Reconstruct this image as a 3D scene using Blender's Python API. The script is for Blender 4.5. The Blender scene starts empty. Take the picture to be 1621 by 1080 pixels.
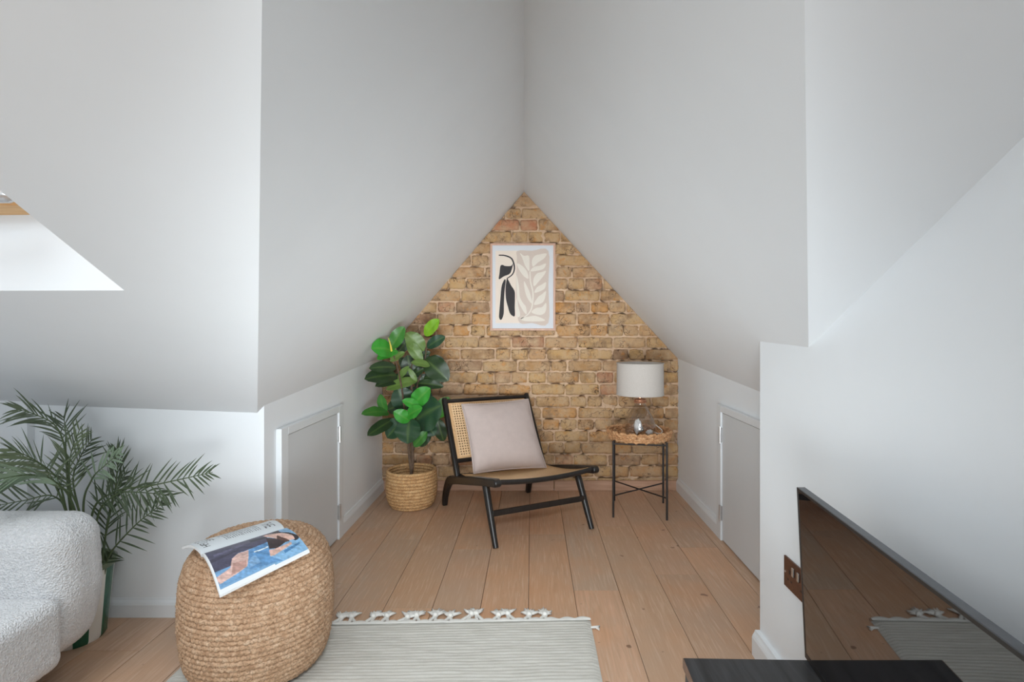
import bpy, bmesh, math, random
from mathutils import Vector, Matrix, noise
from mathutils.geometry import tessellate_polygon

random.seed(11)
R = random.Random(5)
C = bpy.context.scene.collection
SC = bpy.context.scene

# ------------------------------------------------------------------ camera
FPX, VX, VY, EYE = 880.0, 842.0, 521.0, 1.03          # focal length (px of 1621), vanishing point, eye height
cam = bpy.data.cameras.new('camera')
cam.sensor_fit = 'HORIZONTAL'; cam.sensor_width = 36.0
cam.lens = FPX / 1621 * 36.0
cam.shift_x = (810.5 - VX) / 1621
cam.shift_y = (VY - 540) / 1621
cam.clip_start = 0.01
camo = bpy.data.objects.new('camera', cam); C.objects.link(camo)
camo.location = (0, 0, EYE); camo.rotation_euler = (math.pi / 2, 0, 0)
SC.camera = camo

# ------------------------------------------------------------------ light and exposure
SC.view_settings.view_transform = 'Standard'
SC.view_settings.look = 'None'
SC.view_settings.exposure = 0.0
SC.view_settings.gamma = 1.0
SC.view_settings.use_curve_mapping = False
w = bpy.data.worlds.new('sky'); SC.world = w; w.use_nodes = True
bg = w.node_tree.nodes['Background']
bg.inputs[0].default_value = (0.80, 0.90, 1.0, 1); bg.inputs[1].default_value = 0.3

def area(name, loc, rot, sx, sy, power, col):
    l = bpy.data.lights.new(name, 'AREA'); l.shape = 'RECTANGLE'; l.size = sx; l.size_y = sy
    l.energy = power; l.color = col
    o = bpy.data.objects.new(name, l); C.objects.link(o); o.location = loc; o.rotation_euler = rot
    return o
PITCH = math.atan(0.52)
TINT = (0.90, 0.965, 1.0)
area('side_window_daylight', (-1.36, 0.60, 2.10), (-PITCH, 0, 0), 0.95, 1.1, 27, TINT)
def aimed(name, loc, to, sx, sy, power, spread):
    o = area(name, loc, (0, 0, 0), sx, sy, power, TINT); o.data.spread = math.radians(spread)
    o.rotation_euler = (Vector(to) - Vector(loc)).to_track_quat('-Z', 'Y').to_euler()
aimed('ridge_fill_light', (-.02, .10, 1.45), (-.02, 1.10, .87), .3, .2, 3.3, 80)  # added fill lights above the camera, no fixture hangs at the ridge
aimed('ridge_fill_light', (-.02, .0, 1.3), (-.02, 1.10, .55), .3, .2, 2.0, 75)
aimed('slope_fill_light', (-.45, -.9, .35), (.45, 2.5, 1.0), .8, .6, 3.2, 38)  # unseen fill from low down, added to brighten the deep alcove slopes
aimed('slope_fill_light', (.4, -.9, .35), (-.45, 2.5, 1.0), .8, .6, 5.0, 38)
aimed('brick_fill_light', (-.1, -.6, .5), (-.02, 3.0, .75), .5, .3, 1.3, 36)  # extra fill added for the brick wall and chair, no real spot there
l = bpy.data.lights.new('room_fill_light', 'POINT'); l.energy = 43; l.shadow_soft_size = .35; l.color = TINT  # soft fill added behind the camera to even out the light
lo = bpy.data.objects.new('room_fill_light', l); C.objects.link(lo); lo.location = (-1.0, -1.2, 1.3)

# ------------------------------------------------------------------ helpers
def lin(r, g, b):
    f = lambda c: (c / 255 / 12.92) if c / 255 <= 0.04045 else ((c / 255 + 0.055) / 1.055) ** 2.4
    return (f(r), f(g), f(b), 1.0)

def Pd(px, py, d):
    """photo pixel at distance d -> point"""
    return Vector(((px - VX) * d / FPX, d, EYE - (py - VY) * d / FPX))
def Pz(px, py, z):
    """photo pixel at height z -> point"""
    return Pd(px, py, (EYE - z) * FPX / (py - VY))

class MB:
    def __init__(s): s.v = []; s.f = []; s.m = []
    def add(s, vs, fs, mi=0):
        k = len(s.v); s.v += [Vector(p) for p in vs]
        for f in fs: s.f.append([i + k for i in f]); s.m.append(mi)
    def box(s, lo, hi, mi=0):
        (a, b, c), (d, e, g) = lo, hi
        s.add([(a,b,c),(d,b,c),(d,e,c),(a,e,c),(a,b,g),(d,b,g),(d,e,g),(a,e,g)],
              [(0,3,2,1),(4,5,6,7),(0,1,5,4),(1,2,6,5),(2,3,7,6),(3,0,4,7)], mi)
    def tube(s, pts, rad, n=10, mi=0, flat=1.0, up=None, cap=True):
        pts = [Vector(p) for p in pts]
        if not hasattr(rad, '__len__'): rad = [rad] * len(pts)
        t0 = (pts[1] - pts[0]).normalized()
        ref = Vector(up) if up else (Vector((0, 0, 1)) if abs(t0.z) < .9 else Vector((1, 0, 0)))
        vs = []; fs = []
        for i, p in enumerate(pts):
            t = (pts[min(i + 1, len(pts) - 1)] - pts[max(i - 1, 0)]).normalized()
            a = t.cross(ref)
            if a.length < 1e-6: a = t.orthogonal()
            a.normalize(); b = a.cross(t).normalized()
            if not up: ref = b
            for k in range(n):
                q = 2 * math.pi * k / n
                vs.append(p + a * math.cos(q) * rad[i] * flat + b * math.sin(q) * rad[i])
        for i in range(len(pts) - 1):
            for k in range(n):
                fs.append((i*n+k, i*n+(k+1) % n, (i+1)*n+(k+1) % n, (i+1)*n+k))
        if cap:
            fs.append(tuple(range(n - 1, -1, -1))); fs.append(tuple((len(pts)-1)*n + k for k in range(n)))
        s.add(vs, fs, mi)
    def lathe(s, prof, c=(0,0,0), n=48, mi=0, mif=None):
        k0 = len(prof); vs = []; fs = []; ms = []
        for k in range(n):
            q = 2 * math.pi * k / n
            for r, z in prof: vs.append((c[0] + r*math.cos(q), c[1] + r*math.sin(q), c[2] + z))
        base = len(s.v); s.v += [Vector(p) for p in vs]
        for k in range(n):
            for i in range(k0 - 1):
                a = k*k0+i; b = ((k+1) % n)*k0+i
                s.f.append([base+a, base+b, base+b+1, base+a+1]); s.m.append(mif(k) if mif else mi)
    def prism(s, poly, h0, h1, frame, mi=0):
        """polygon of (a,b) extruded between h0 and h1; frame(a,b,h) -> point"""
        n = len(poly)
        vs = [frame(a, b, h0) for a, b in poly] + [frame(a, b, h1) for a, b in poly]
        s.add(vs, [tuple(range(n-1, -1, -1)), tuple(range(n, 2*n))] + [(i, (i+1) % n, n+(i+1) % n, n+i) for i in range(n)], mi)
    def grid(s, fn, nu, nv, mi=0):
        vs = [fn(i/nu, j/nv) for i in range(nu+1) for j in range(nv+1)]
        fs = [(i*(nv+1)+j, (i+1)*(nv+1)+j, (i+1)*(nv+1)+j+1, i*(nv+1)+j+1) for i in range(nu) for j in range(nv)]
        s.add(vs, fs, mi)

def origin(o):
    p = Vector((0, 0, 0))
    while o is not None: p = p + o.location; o = o.parent
    return p
def mk(name, mb, mat, parent=None, smooth=True, loc=None, bevel=0, segs=2, sub=0, kind=None, color=None, recalc=True, auto=35):
    me = bpy.data.meshes.new(name)
    base = origin(parent) + (Vector(loc) - origin(parent) if loc is not None else Vector())
    me.from_pydata([tuple(p - base) for p in mb.v], [], mb.f)
    mats = mat if isinstance(mat, (list, tuple)) else [mat]
    for x in mats: me.materials.append(x)
    if len(mats) > 1:
        for p, i in zip(me.polygons, mb.m): p.material_index = i
    if recalc:
        bm = bmesh.new(); bm.from_mesh(me); bmesh.ops.recalc_face_normals(bm, faces=bm.faces); bm.to_mesh(me); bm.free()
    o = bpy.data.objects.new(name, me); C.objects.link(o)
    if parent is not None: o.parent = parent
    o.location = base - origin(parent)
    if smooth:
        me.polygons.foreach_set('use_smooth', [True] * len(me.polygons))
        if auto: me.set_sharp_from_angle(angle=math.radians(auto))
    if bevel:
        b = o.modifiers.new('bevel', 'BEVEL'); b.width = bevel; b.segments = segs; b.limit_method = 'ANGLE'; b.angle_limit = math.radians(40); b.harden_normals = False
    if sub:
        b = o.modifiers.new('sub', 'SUBSURF'); b.levels = sub; b.render_levels = sub
    if kind: o['kind'] = kind
    if color: o.color = color
    return o
def struct(name, mb, mat, parent=None, **k):
    o = mk(name, mb, mat, parent, **k)
    if parent is None: o['kind'] = 'structure'
    return o
def empty(name, loc, label=None, cat=None, group=None):
    o = bpy.data.objects.new(name, None); C.objects.link(o); o.location = loc; o.empty_display_size = .1
    if label: o['label'] = label; o['category'] = cat
    if group: o['group'] = group
    return o
def tag(o, label, cat, group=None):
    o['label'] = label; o['category'] = cat
    if group: o['group'] = group
    return o
def nz(p, s=1.0, o=0.0): return noise.noise(Vector((p[0]*s+o, p[1]*s+o*1.7, p[2]*s-o)))
def rbox(mb, lo, hi, r, step, disp=0.0, freq=60, mi=0, taper=None):
    """rounded box with a dense skin that can carry a nubbly relief"""
    lo = Vector(lo); hi = Vector(hi); c = (lo+hi)/2; h = (hi-lo)/2; ih = Vector([max(x-r, 1e-4) for x in h])
    for ax in range(3):
        u, v = (ax+1) % 3, (ax+2) % 3
        nu = max(2, int(2*h[u]/step)); nv = max(2, int(2*h[v]/step))
        for sg in (-1, 1):
            def fn(a, b):
                p = Vector((0, 0, 0)); p[ax] = sg*h[ax]; p[u] = (2*a-1)*h[u]; p[v] = (2*b-1)*h[v]
                q = Vector([max(-ih[k], min(ih[k], p[k])) for k in range(3)])
                d = (p-q).normalized(); p = q + d*r
                if disp: p = p + d*disp*(nz(p+c, freq) + .6*nz(p+c, freq*2.1, 3))
                if taper: p = taper(p, h)
                return p + c
            mb.grid(fn, nu, nv, mi)
def weld(o, d=1e-4):
    bm = bmesh.new(); bm.from_mesh(o.data); bmesh.ops.remove_doubles(bm, verts=bm.verts, dist=d)
    bmesh.ops.recalc_face_normals(bm, faces=bm.faces); bm.to_mesh(o.data); bm.free(); return o
def spline(pts, n):
    """Catmull-Rom through points"""
    pts = [Vector(p) for p in pts]; P = [pts[0]*2-pts[1]] + pts + [pts[-1]*2-pts[-2]]; out = []
    m = len(pts)-1
    for i in range(n+1):
        t = i/n*m; k = min(int(t), m-1); f = t-k
        a, b, c, d = P[k:k+4]
        out.append(.5*((2*b) + (c-a)*f + (2*a-5*b+4*c-d)*f*f + (3*b-a-3*c+d)*f**3))
    return out

# ------------------------------------------------------------------ materials
class Mat:
    def __init__(s, name, rough=.5, col=(.8,.8,.8,1), **k):
        s.m = bpy.data.materials.new(name); s.m.use_nodes = True; s.nt = s.m.node_tree
        s.b = s.nt.nodes['Principled BSDF']
        s.b.inputs['Base Color'].default_value = col; s.b.inputs['Roughness'].default_value = rough
        for a, v in k.items(): s.b.inputs[a.replace('_', ' ')].default_value = v
    def n(s, t, **k):
        x = s.nt.nodes.new(t)
        for a, v in k.items():
            if a in ('operation', 'blend_type', 'data_type', 'feature', 'wave_type', 'bands_direction', 'attribute_name', 'distance', 'interpolation'): setattr(x, a, v)
        return x
    def l(s, a, b): s.nt.links.new(a, b)
    def coord(s, scale=(1,1,1), shift_random=False, which='Object'):
        tc = s.n('ShaderNodeTexCoord'); mp = s.n('ShaderNodeMapping'); mp.inputs['Scale'].default_value = scale
        s.l(tc.outputs[which], mp.inputs['Vector'])
        if shift_random:
            oi = s.n('ShaderNodeObjectInfo'); mu = s.n('ShaderNodeMath', operation='MULTIPLY'); mu.inputs[1].default_value = 37.0
            s.l(oi.outputs['Random'], mu.inputs[0]); s.l(mu.outputs[0], mp.inputs['Location'])
        return mp.outputs[0]
    def noise(s, vec, scale, detail=4, rough=.6, dist=0):
        x = s.n('ShaderNodeTexNoise'); x.inputs['Scale'].default_value = scale; x.inputs['Detail'].default_value = detail
        x.inputs['Roughness'].default_value = rough; x.inputs['Distortion'].default_value = dist
        s.l(vec, x.inputs['Vector']); return x.outputs['Fac']
    def ramp(s, fac, stops):
        x = s.n('ShaderNodeValToRGB'); e = x.color_ramp.elements
        while len(e) < len(stops): e.new(.5)
        for el, (p, c) in zip(e, stops): el.position = p; el.color = c
        s.l(fac, x.inputs[0]); return x.outputs[0]
    def mix(s, fac, a, b, mode='MIX'):
        x = s.n('ShaderNodeMix', data_type='RGBA', blend_type=mode)
        if isinstance(fac, (int, float)): x.inputs[0].default_value = fac
        else: s.l(fac, x.inputs[0])
        for q, i in ((a, 6), (b, 7)):
            if isinstance(q, (tuple, list)): x.inputs[i].default_value = q
            else: s.l(q, x.inputs[i])
        return x.outputs[2]
    def bump(s, h, strength=.3, dist=.002):
        x = s.n('ShaderNodeBump'); x.inputs['Strength'].default_value = strength; x.inputs['Distance'].default_value = dist
        s.l(h, x.inputs['Height']); s.l(x.outputs[0], s.b.inputs['Normal'])
    def col(s, c): s.l(c, s.b.inputs['Base Color'])
W1 = (1, 1, 1, 1)

def plain(name, col, rough=.5, nscale=30, amt=.12, bump=.1, bdist=.001, **k):
    m = Mat(name, rough, col, **k); v = m.coord(); f = m.noise(v, nscale)
    d = tuple(c*(1-amt) for c in col[:3]) + (1,); u = tuple(min(1, c*(1+amt)) for c in col[:3]) + (1,)
    m.col(m.ramp(f, [(.3, d), (.7, u)]))
    if bump: m.bump(m.noise(v, nscale*4), bump, bdist)
    return m.m
paint = plain('wall_paint', (.86, .887, .91, 1), .65, 3, .012, .06, .0008)
gloss_paint = plain('trim_paint', (.80, .825, .845, 1), .38, 4, .01, .03, .0005)
door_paint = plain('door_paint', (.70, .72, .735, 1), .5, 4, .01, .03, .0005)

def mat_brick():
    m = Mat('london_stock_brick', .9); v = m.coord((1, 1, 1), True)
    oi = m.n('ShaderNodeObjectInfo')
    base = m.ramp(oi.outputs['Random'], [(0, lin(196,156,106)), (.18, lin(206,166,112)), (.36, lin(182,140,96)), (.5, lin(200,162,120)),
                                         (.64, lin(204,144,76)), (.76, lin(190,152,116)), (.88, lin(160,126,98)), (1, lin(194,128,94))])
    f = m.noise(v, 14, 6, .65)
    c = m.mix(m.ramp(f, [(.35, (0,0,0,1)), (.7, W1)]), base, lin(202, 172, 138))
    g = m.noise(v, 9, 5, .7)
    c = m.mix(m.ramp(g, [(.50, (0,0,0,1)), (.72, (.85,.85,.85,1))]), c, lin(128, 98, 72))
    oc = m.noise(v, 20, 5, .7); c = m.mix(m.ramp(oc, [(.56, (0,0,0,1)), (.68, (.6,.6,.6,1))]), c, lin(206, 138, 58))
    cr = m.n('ShaderNodeTexVoronoi', feature='DISTANCE_TO_EDGE'); cr.inputs['Scale'].default_value = 26
    wp = m.n('ShaderNodeTexNoise'); wp.inputs['Scale'].default_value = 30; m.l(v, wp.inputs['Vector'])
    va_ = m.n('ShaderNodeVectorMath', operation='MULTIPLY_ADD'); va_.inputs[1].default_value = (.06, .06, .06); m.l(wp.outputs['Color'], va_.inputs[0]); m.l(v, va_.inputs[2]); m.l(va_.outputs[0], cr.inputs['Vector'])
    ck = m.ramp(cr.outputs['Distance'], [(.02, W1), (.05, (0,0,0,1))]); gate = m.ramp(m.noise(v, 11, 3, .6), [(.52, (0,0,0,1)), (.60, (.8,.8,.8,1))])
    c = m.mix(m.mix(1.0, ck, gate, 'MULTIPLY'), c, lin(84, 60, 44))
    s = m.noise(v, 90, 3)
    c = m.mix(m.ramp(s, [(.60, (0,0,0,1)), (.74, (.5,.5,.5,1))]), c, lin(104, 80, 60))
    m.col(c)
    m.bump(m.noise(v, 42, 7, .75), 1.0, .010)
    return m.m
brick_m = mat_brick()
def mat_mortar():
    m = Mat('mortar', .95); v = m.coord()
    c = m.ramp(m.noise(v, 8, 6, .6), [(.3, lin(190,156,128)), (.6, lin(214,184,154)), (.8, lin(222,196,168))])
    s = m.noise(v, 40, 4); c = m.mix(m.ramp(s, [(.58, (0,0,0,1)), (.72, (.6,.6,.6,1))]), c, lin(130, 98, 76))
    m.col(c); m.bump(m.noise(v, 90, 5), .7, .005); return m.m
mortar_m = mat_mortar()
def mat_plank():
    m = Mat('oak_plank', .42); v = m.coord((1, .06, 1), True); v2 = m.coord((1, 1, 1), True)
    oi = m.n('ShaderNodeObjectInfo')
    base = m.ramp(oi.outputs['Random'], [(0, lin(200,166,138)), (.2, lin(222,178,148)), (.4, lin(182,154,132)), (.6, lin(220,172,136)), (.8, lin(188,162,140)), (1, lin(212,178,152))])
    gr = m.noise(v, 60, 6, .65, .6)
    c = m.mix(m.ramp(gr, [(.35, (0,0,0,1)), (.68, (.8,.8,.8,1))]), base, lin(190, 150, 118))
    lt = m.noise(v, 130, 3, .5)
    c = m.mix(m.ramp(lt, [(.52, (0,0,0,1)), (.7, (.55,.55,.55,1))]), c, lin(222, 194, 170))
    bl = m.noise(v2, 3.5, 3, .5)
    c = m.mix(m.ramp(bl, [(.45, (0,0,0,1)), (.75, (.45,.45,.45,1))]), c, lin(210, 154, 112))
    gy = m.noise(v2, 2.2, 4, .55); c = m.mix(m.ramp(gy, [(.45, (0,0,0,1)), (.72, (.5,.5,.5,1))]), c, lin(182, 160, 140))
    kn = m.noise(v2, 19, 2, .4)
    c = m.mix(m.ramp(kn, [(.745, (0,0,0,1)), (.78, (.75,.75,.75,1))]), c, lin(112, 76, 54))
    m.col(c); m.bump(gr, .12, .001); return m.m
plank_m = mat_plank()
gap_m = plain('floor_gap', lin(70, 52, 40), .9)
pine_m = None
def mat_wood(name, a, b, rough, scale=(1, 1, .08), nscale=50, bump=.1):
    m = Mat(name, rough); v = m.coord(scale); f = m.noise(v, nscale, 5, .6, .8)
    m.col(m.ramp(f, [(.3, a), (.7, b)])); m.bump(f, bump, .001); return m.m
pine_m = mat_wood('pine', lin(206, 150, 92), lin(238, 200, 146), .4, (.08, 1, 1))
frame_m = mat_wood('pale_oak_frame', lin(190, 150, 128), lin(208, 168, 146), .5)
black_wood = mat_wood('black_stained_wood', lin(24, 21, 20), lin(38, 34, 32), .33, (1,1,.1), 40, .08)
console_m = mat_wood('black_ash_veneer', lin(26, 26, 28), lin(58, 58, 60), .5, (1, .06, 1), 55, .25)
edge_m = plain('brown_edging', lin(120, 92, 74), .6)
oak_skirt = mat_wood('oak_skirting', lin(176, 136, 110), lin(200, 160, 134), .5, (.08, 1, 1))
metal_blk = plain('black_powder_coat', lin(38, 34, 33), .45)
steel_m = plain('satin_steel', (.62, .62, .62, 1), .3, Metallic=1.0)
copper_m = plain('copper_collar', lin(206, 150, 118), .3, Metallic=.8)
bronze_m = plain('bronze_plate', lin(112, 80, 64), .34, 40, .15, Metallic=.75)
darkplastic = plain('dark_plastic', lin(30, 28, 28), .4)
tvgrey = plain('grey_bezel', lin(78, 80, 84), .35, Metallic=.4)
def mat_screen():
    m = Mat('screen_glass', .02, (.006, .006, .007, 1)); m.b.inputs['IOR'].default_value = 2.1; return m.m
screen_m = mat_screen()
def mat_fibre(name, a, b, c, rough=.8, ns=40):
    m = Mat(name, rough); v = m.coord((1, 1, 1), True)
    f = m.noise(v, ns, 5, .7); g = m.noise(v, ns*5, 3, .6)
    q = m.ramp(f, [(.28, a), (.5, b), (.75, c)])
    q = m.mix(m.ramp(g, [(.36, (.7,.7,.7,1)), (.54, (0,0,0,1))]), q, tuple(x*.55 for x in a[:3]) + (1,))
    m.col(q); m.bump(g, .5, .002); return m.m
jute_m = mat_fibre('jute', lin(160,122,90), lin(196,160,128), lin(222,194,166))
basket_m = mat_fibre('rush_basket', lin(184,136,88), lin(216,172,120), lin(234,198,150), ns=30)
grass_m = mat_fibre('seagrass', lin(168,116,76), lin(214,162,114), lin(238,200,158), ns=36)
cane_m = plain('cane', lin(246, 206, 160), .5, 120, .12)
cane_b = plain('cane_binding', lin(226, 182, 134), .5, 60, .1)
def mat_boucle():
    m = Mat('white_boucle', .95, (.8,.8,.8,1)); v = m.coord(); x = m.n('ShaderNodeTexVoronoi'); x.inputs['Scale'].default_value = 210
    m.l(v, x.inputs['Vector']); f = m.noise(v, 160, 4)
    m.col(m.ramp(f, [(.3, (.70,.71,.73,1)), (.65, (.84,.845,.86,1))])); m.bump(x.outputs['Distance'], .9, .004)
    m.b.inputs['Sheen Weight'].default_value = .2; return m.m
boucle_m = mat_boucle()
def mat_cloth(name, col, rough=.9, sc=700, bump=.25):
    m = Mat(name, rough, col); v = m.coord(); f = m.noise(v, 25, 4); d = tuple(x*.92 for x in col[:3]) + (1,)
    m.col(m.ramp(f, [(.3, d), (.7, col)])); m.bump(m.noise(v, sc, 2), bump, .001); m.b.inputs['Sheen Weight'].default_value = .15; return m.m
pink_m = mat_cloth('blush_velvet', lin(192, 175, 169))
def mat_shade():
    m = Mat('linen_shade', .9, lin(226, 218, 206)); v = m.coord(); m.bump(m.noise(v, 500, 2), .2, .001)
    m.col(m.ramp(m.noise(v, 300, 2), [(.3, lin(190,183,176)), (.7, lin(202,195,189))])); return m.m
shade_m = mat_shade()
def mat_rug():
    m = Mat('cream_wool', .97); v = m.coord((.15, 1, 1)); v2 = m.coord()
    f = m.noise(v, 70, 4, .7); g = m.noise(v2, 420, 2)
    c = m.ramp(f, [(.25, lin(196,193,184)), (.5, lin(210,207,199)), (.75, lin(220,218,211))])
    c = m.mix(m.ramp(g, [(.3, (.25,.25,.25,1)), (.5, (0,0,0,1))]), c, lin(180, 175, 164))
    m.col(c); m.bump(g, .5, .003); return m.m
rug_m = mat_rug()
hem_m = mat_cloth('cream_cotton', lin(232, 230, 224), .95, 500, .4)
def mat_leaf():
    m = Mat('fiddle_leaf', .42); oi = m.n('ShaderNodeObjectInfo'); v = m.coord()
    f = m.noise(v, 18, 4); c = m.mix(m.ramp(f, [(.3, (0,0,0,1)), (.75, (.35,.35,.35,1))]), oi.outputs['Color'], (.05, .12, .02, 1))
    at = m.n('ShaderNodeAttribute', attribute_name='vein')
    c = m.mix(at.outputs['Fac'], c, lin(150, 180, 90)); m.col(c)
    m.b.inputs['Subsurface Weight'].default_value = 0.0
    m.bump(m.noise(v, 60, 3), .25, .003); return m.m
leaf_m = mat_leaf()
def mat_palm():
    m = Mat('palm_leaf', .5); oi = m.n('ShaderNodeObjectInfo'); v = m.coord(); f = m.noise(v, 14, 3)
    m.col(m.mix(m.ramp(f, [(.35, (0,0,0,1)), (.75, (.5,.5,.5,1))]), oi.outputs['Color'], lin(48, 62, 50))); return m.m
palm_m = mat_palm()
stem_m = plain('palm_stem', lin(84, 100, 66), .6, 40, .2)
bark_m = plain('fig_bark', lin(104, 84, 68), .85, 60, .3, .4, .003)
bud_m = plain('fig_bud', lin(206, 190, 70), .5)
soil_m = plain('soil', lin(66, 50, 38), .95, 60, .4, .8, .006)
pot_green = plain('pot_green_glaze', lin(30, 92, 66), .25, 8, .1)
pot_white = plain('pot_white_glaze', lin(226, 224, 216), .25, 8, .03)
pot_rim = plain('pot_rim_glaze', lin(92, 104, 76), .3, 20, .3)
paper_m = plain('page_edge', lin(226, 226, 226), .6, 200, .06)
mount_m = plain('print_mount', lin(212, 214, 218), .7, 30, .01)
print_bg = plain('print_cream', lin(228, 214, 200), .7, 30, .01)
print_bg2 = plain('print_taupe', lin(206, 190, 178), .7, 30, .01)
print_blk = plain('print_black', lin(44, 40, 42), .7, 30, .05)
print_leaf = plain('print_pale_leaf', lin(224, 216, 204), .7, 30, .01)
def mat_vcol():
    m = Mat('printed_page', .35); a = m.n('ShaderNodeAttribute', attribute_name='ink'); m.l(a.outputs['Color'], m.b.inputs['Base Color']); return m.m
ink_m = mat_vcol()
def mat_glass(name, col=(1,1,1,1), ior=.04):
    m = bpy.data.materials.new(name); m.use_nodes = True; nt = m.node_tree; nt.nodes.clear()
    out = nt.nodes.new('ShaderNodeOutputMaterial'); t = nt.nodes.new('ShaderNodeBsdfTransparent'); g = nt.nodes.new('ShaderNodeBsdfGlossy')
    t.inputs[0].default_value = col; g.inputs['Roughness'].default_value = .03
    lw = nt.nodes.new('ShaderNodeLayerWeight'); pw = nt.nodes.new('ShaderNodeMath'); pw.operation = 'POWER'; pw.inputs[1].default_value = 3.0
    ma = nt.nodes.new('ShaderNodeMath'); ma.operation = 'MULTIPLY_ADD'; ma.inputs[1].default_value = .75; ma.inputs[2].default_value = ior
    lw.inputs[0].default_value = .5; nt.links.new(lw.outputs['Facing'], pw.inputs[0]); nt.links.new(pw.outputs[0], ma.inputs[0])
    mx = nt.nodes.new('ShaderNodeMixShader'); nt.links.new(ma.outputs[0], mx.inputs[0])
    nt.links.new(t.outputs[0], mx.inputs[1]); nt.links.new(g.outputs[0], mx.inputs[2]); nt.links.new(mx.outputs[0], out.inputs[0]); return m
pane_m = mat_glass('window_glass')
vase_m = mat_glass('lamp_glass', (.95, .94, .93, 1), ior=.05)
lump_m = plain('glossy_white', (.82, .84, .86, 1), .3, 60, .1)

# ------------------------------------------------------------------ the room shell
YB, XL, XR = 3.56, -0.960, 0.937           # brick wall distance, alcove side walls
YF = 1.993                                 # wall behind the palm
XN, YN = 0.72, 1.755                       # near right wall and where it ends
XW, YK, YBK = -2.45, -0.9, -3.4            # left end wall, main ridge, wall behind the camera
YA, ZA = 0.017, 1.754                      # where the alcove ridge dies into the main slope
def zr(y): return 1.91 - .044*(YB - y)
def xr(y): return -.05*(y - YA)/(YB - YA)
def zL(x, y): return zr(y) - 1.165*(xr(y) - x)
def zR(x, y):
    s = 1.128 if y < 1.8 else 1.128 - .042*(y-1.8)/(YB-1.8)
    return zr(y) - s*(x - xr(y))
def xaL(y): return xr(y) - (zr(y) - 1.763 + .52*y)/1.165      # valley between the left alcove slope and the main slope
def xaR(y): return (zr(y) + 1.128*xr(y) - 1.763 + .52*y)/1.088
def zM(x, y): return 1.763 - .52*y - .036*min(0, x + .908) - .04*max(0, x)

NR = 40
def slope(rows, xe, zf):
    m2 = MB(); k = 9; vs = []
    for y in rows:
        for j in range(k):
            x = xr(y) + (xe(y)-xr(y))*j/(k-1); vs.append(Vector((x, y, zf(x, y))))
    m2.add(vs, [(i*k+j, (i+1)*k+j, (i+1)*k+j+1, i*k+j+1) for i in range(len(rows)-1) for j in range(k-1)]); return m2
def rows(a, b, n): return [a+(b-a)*i/n for i in range(n+1)]
mb = slope(rows(YA, 1.985, NR) + rows(YF, YB+.02, 20), lambda y: xaL(y) if y < 1.99 else XL, zL); struct('ceiling', mb, paint, auto=0)
mb = slope(rows(YA, 1.447, NR) + rows(1.48, YN, 8), lambda y: xaR(y) if y < 1.45 else XN, zR)
m2 = slope(rows(YN, YB+.02, 24), lambda y: XR, zR); mb.add(m2.v, m2.f); struct('ceiling', mb, paint, auto=0)
# main slope, left of the alcove, with the roof window opening
HX0, HX1, HY0, HY1 = -1.80, -.912, .20, 1.244
XK = -.908
va = [Vector((xaL(y), y, zL(xaL(y), y))) for y in rows(1.985, YA, NR)]
outer = [Vector((x, y, zM(x, y))) for x, y in ((XW, YF), (-.985, YF))] + [p for p in va if p.x < XK]
p0_ = [p for p in va if p.x < XK][-1]; p1_ = [p for p in va if p.x >= XK][0]; yk_ = p0_.y + (p1_.y-p0_.y)*(XK-p0_.x)/(p1_.x-p0_.x)
outer += [Vector((XK, yk_, zL(XK, yk_))), Vector((XK, YK, zM(XK, YK))), Vector((XW, YK, zM(XW, YK)))]
HYL = HY1 + .058
hole = [Vector((x, y, zM(x, y))) for x, y in ((HX0, HY0), (HX0, HYL), (HX1, HY1), (HX1, HY0))]
def tess(loops):
    m2 = MB(); flat = [p for l in loops for p in l]
    tr = tessellate_polygon([[Vector((p.x, p.y, 0)) for p in l] for l in loops]); m2.add(flat, [tuple(t) for t in tr]); return m2
mb = tess([outer, hole])
m2 = tess([[Vector((XK, yk_, zL(XK, yk_)))] + [p for p in va if p.x >= XK] + [Vector((0, YK, zM(0, YK))), Vector((XK, YK, zM(XK, YK)))]]); mb.add(m2.v, m2.f)
struct('ceiling', mb, paint, smooth=False)
# main slope right of the alcove
outer = [Vector((0, YK, zM(0, YK)))] + [Vector((xaR(y), y, zR(xaR(y), y))) for y in rows(YA, 1.447, NR)] + [Vector((XN, YK, zM(XN, YK)))]
struct('ceiling', tess([outer]), paint, smooth=False)
# flat ceiling behind the camera, over a wide glazed opening added in the rear wall for light
ZK = zM(0, YK)
zc = lambda x: zM(x, YK)
struct('ceiling', tess([[Vector((x, y, zc(x))) for x, y in ((XW, YK), (XK, YK), (0, YK), (XN, YK), (XN, YBK), (0, YBK), (XK, YBK), (XW, YBK))]]), paint, smooth=False)
def zB(x, y): return zM(x, YK)
GX0, GX1, GZ0, GZ1 = -2.25, .5, .12, 2.1

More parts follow.
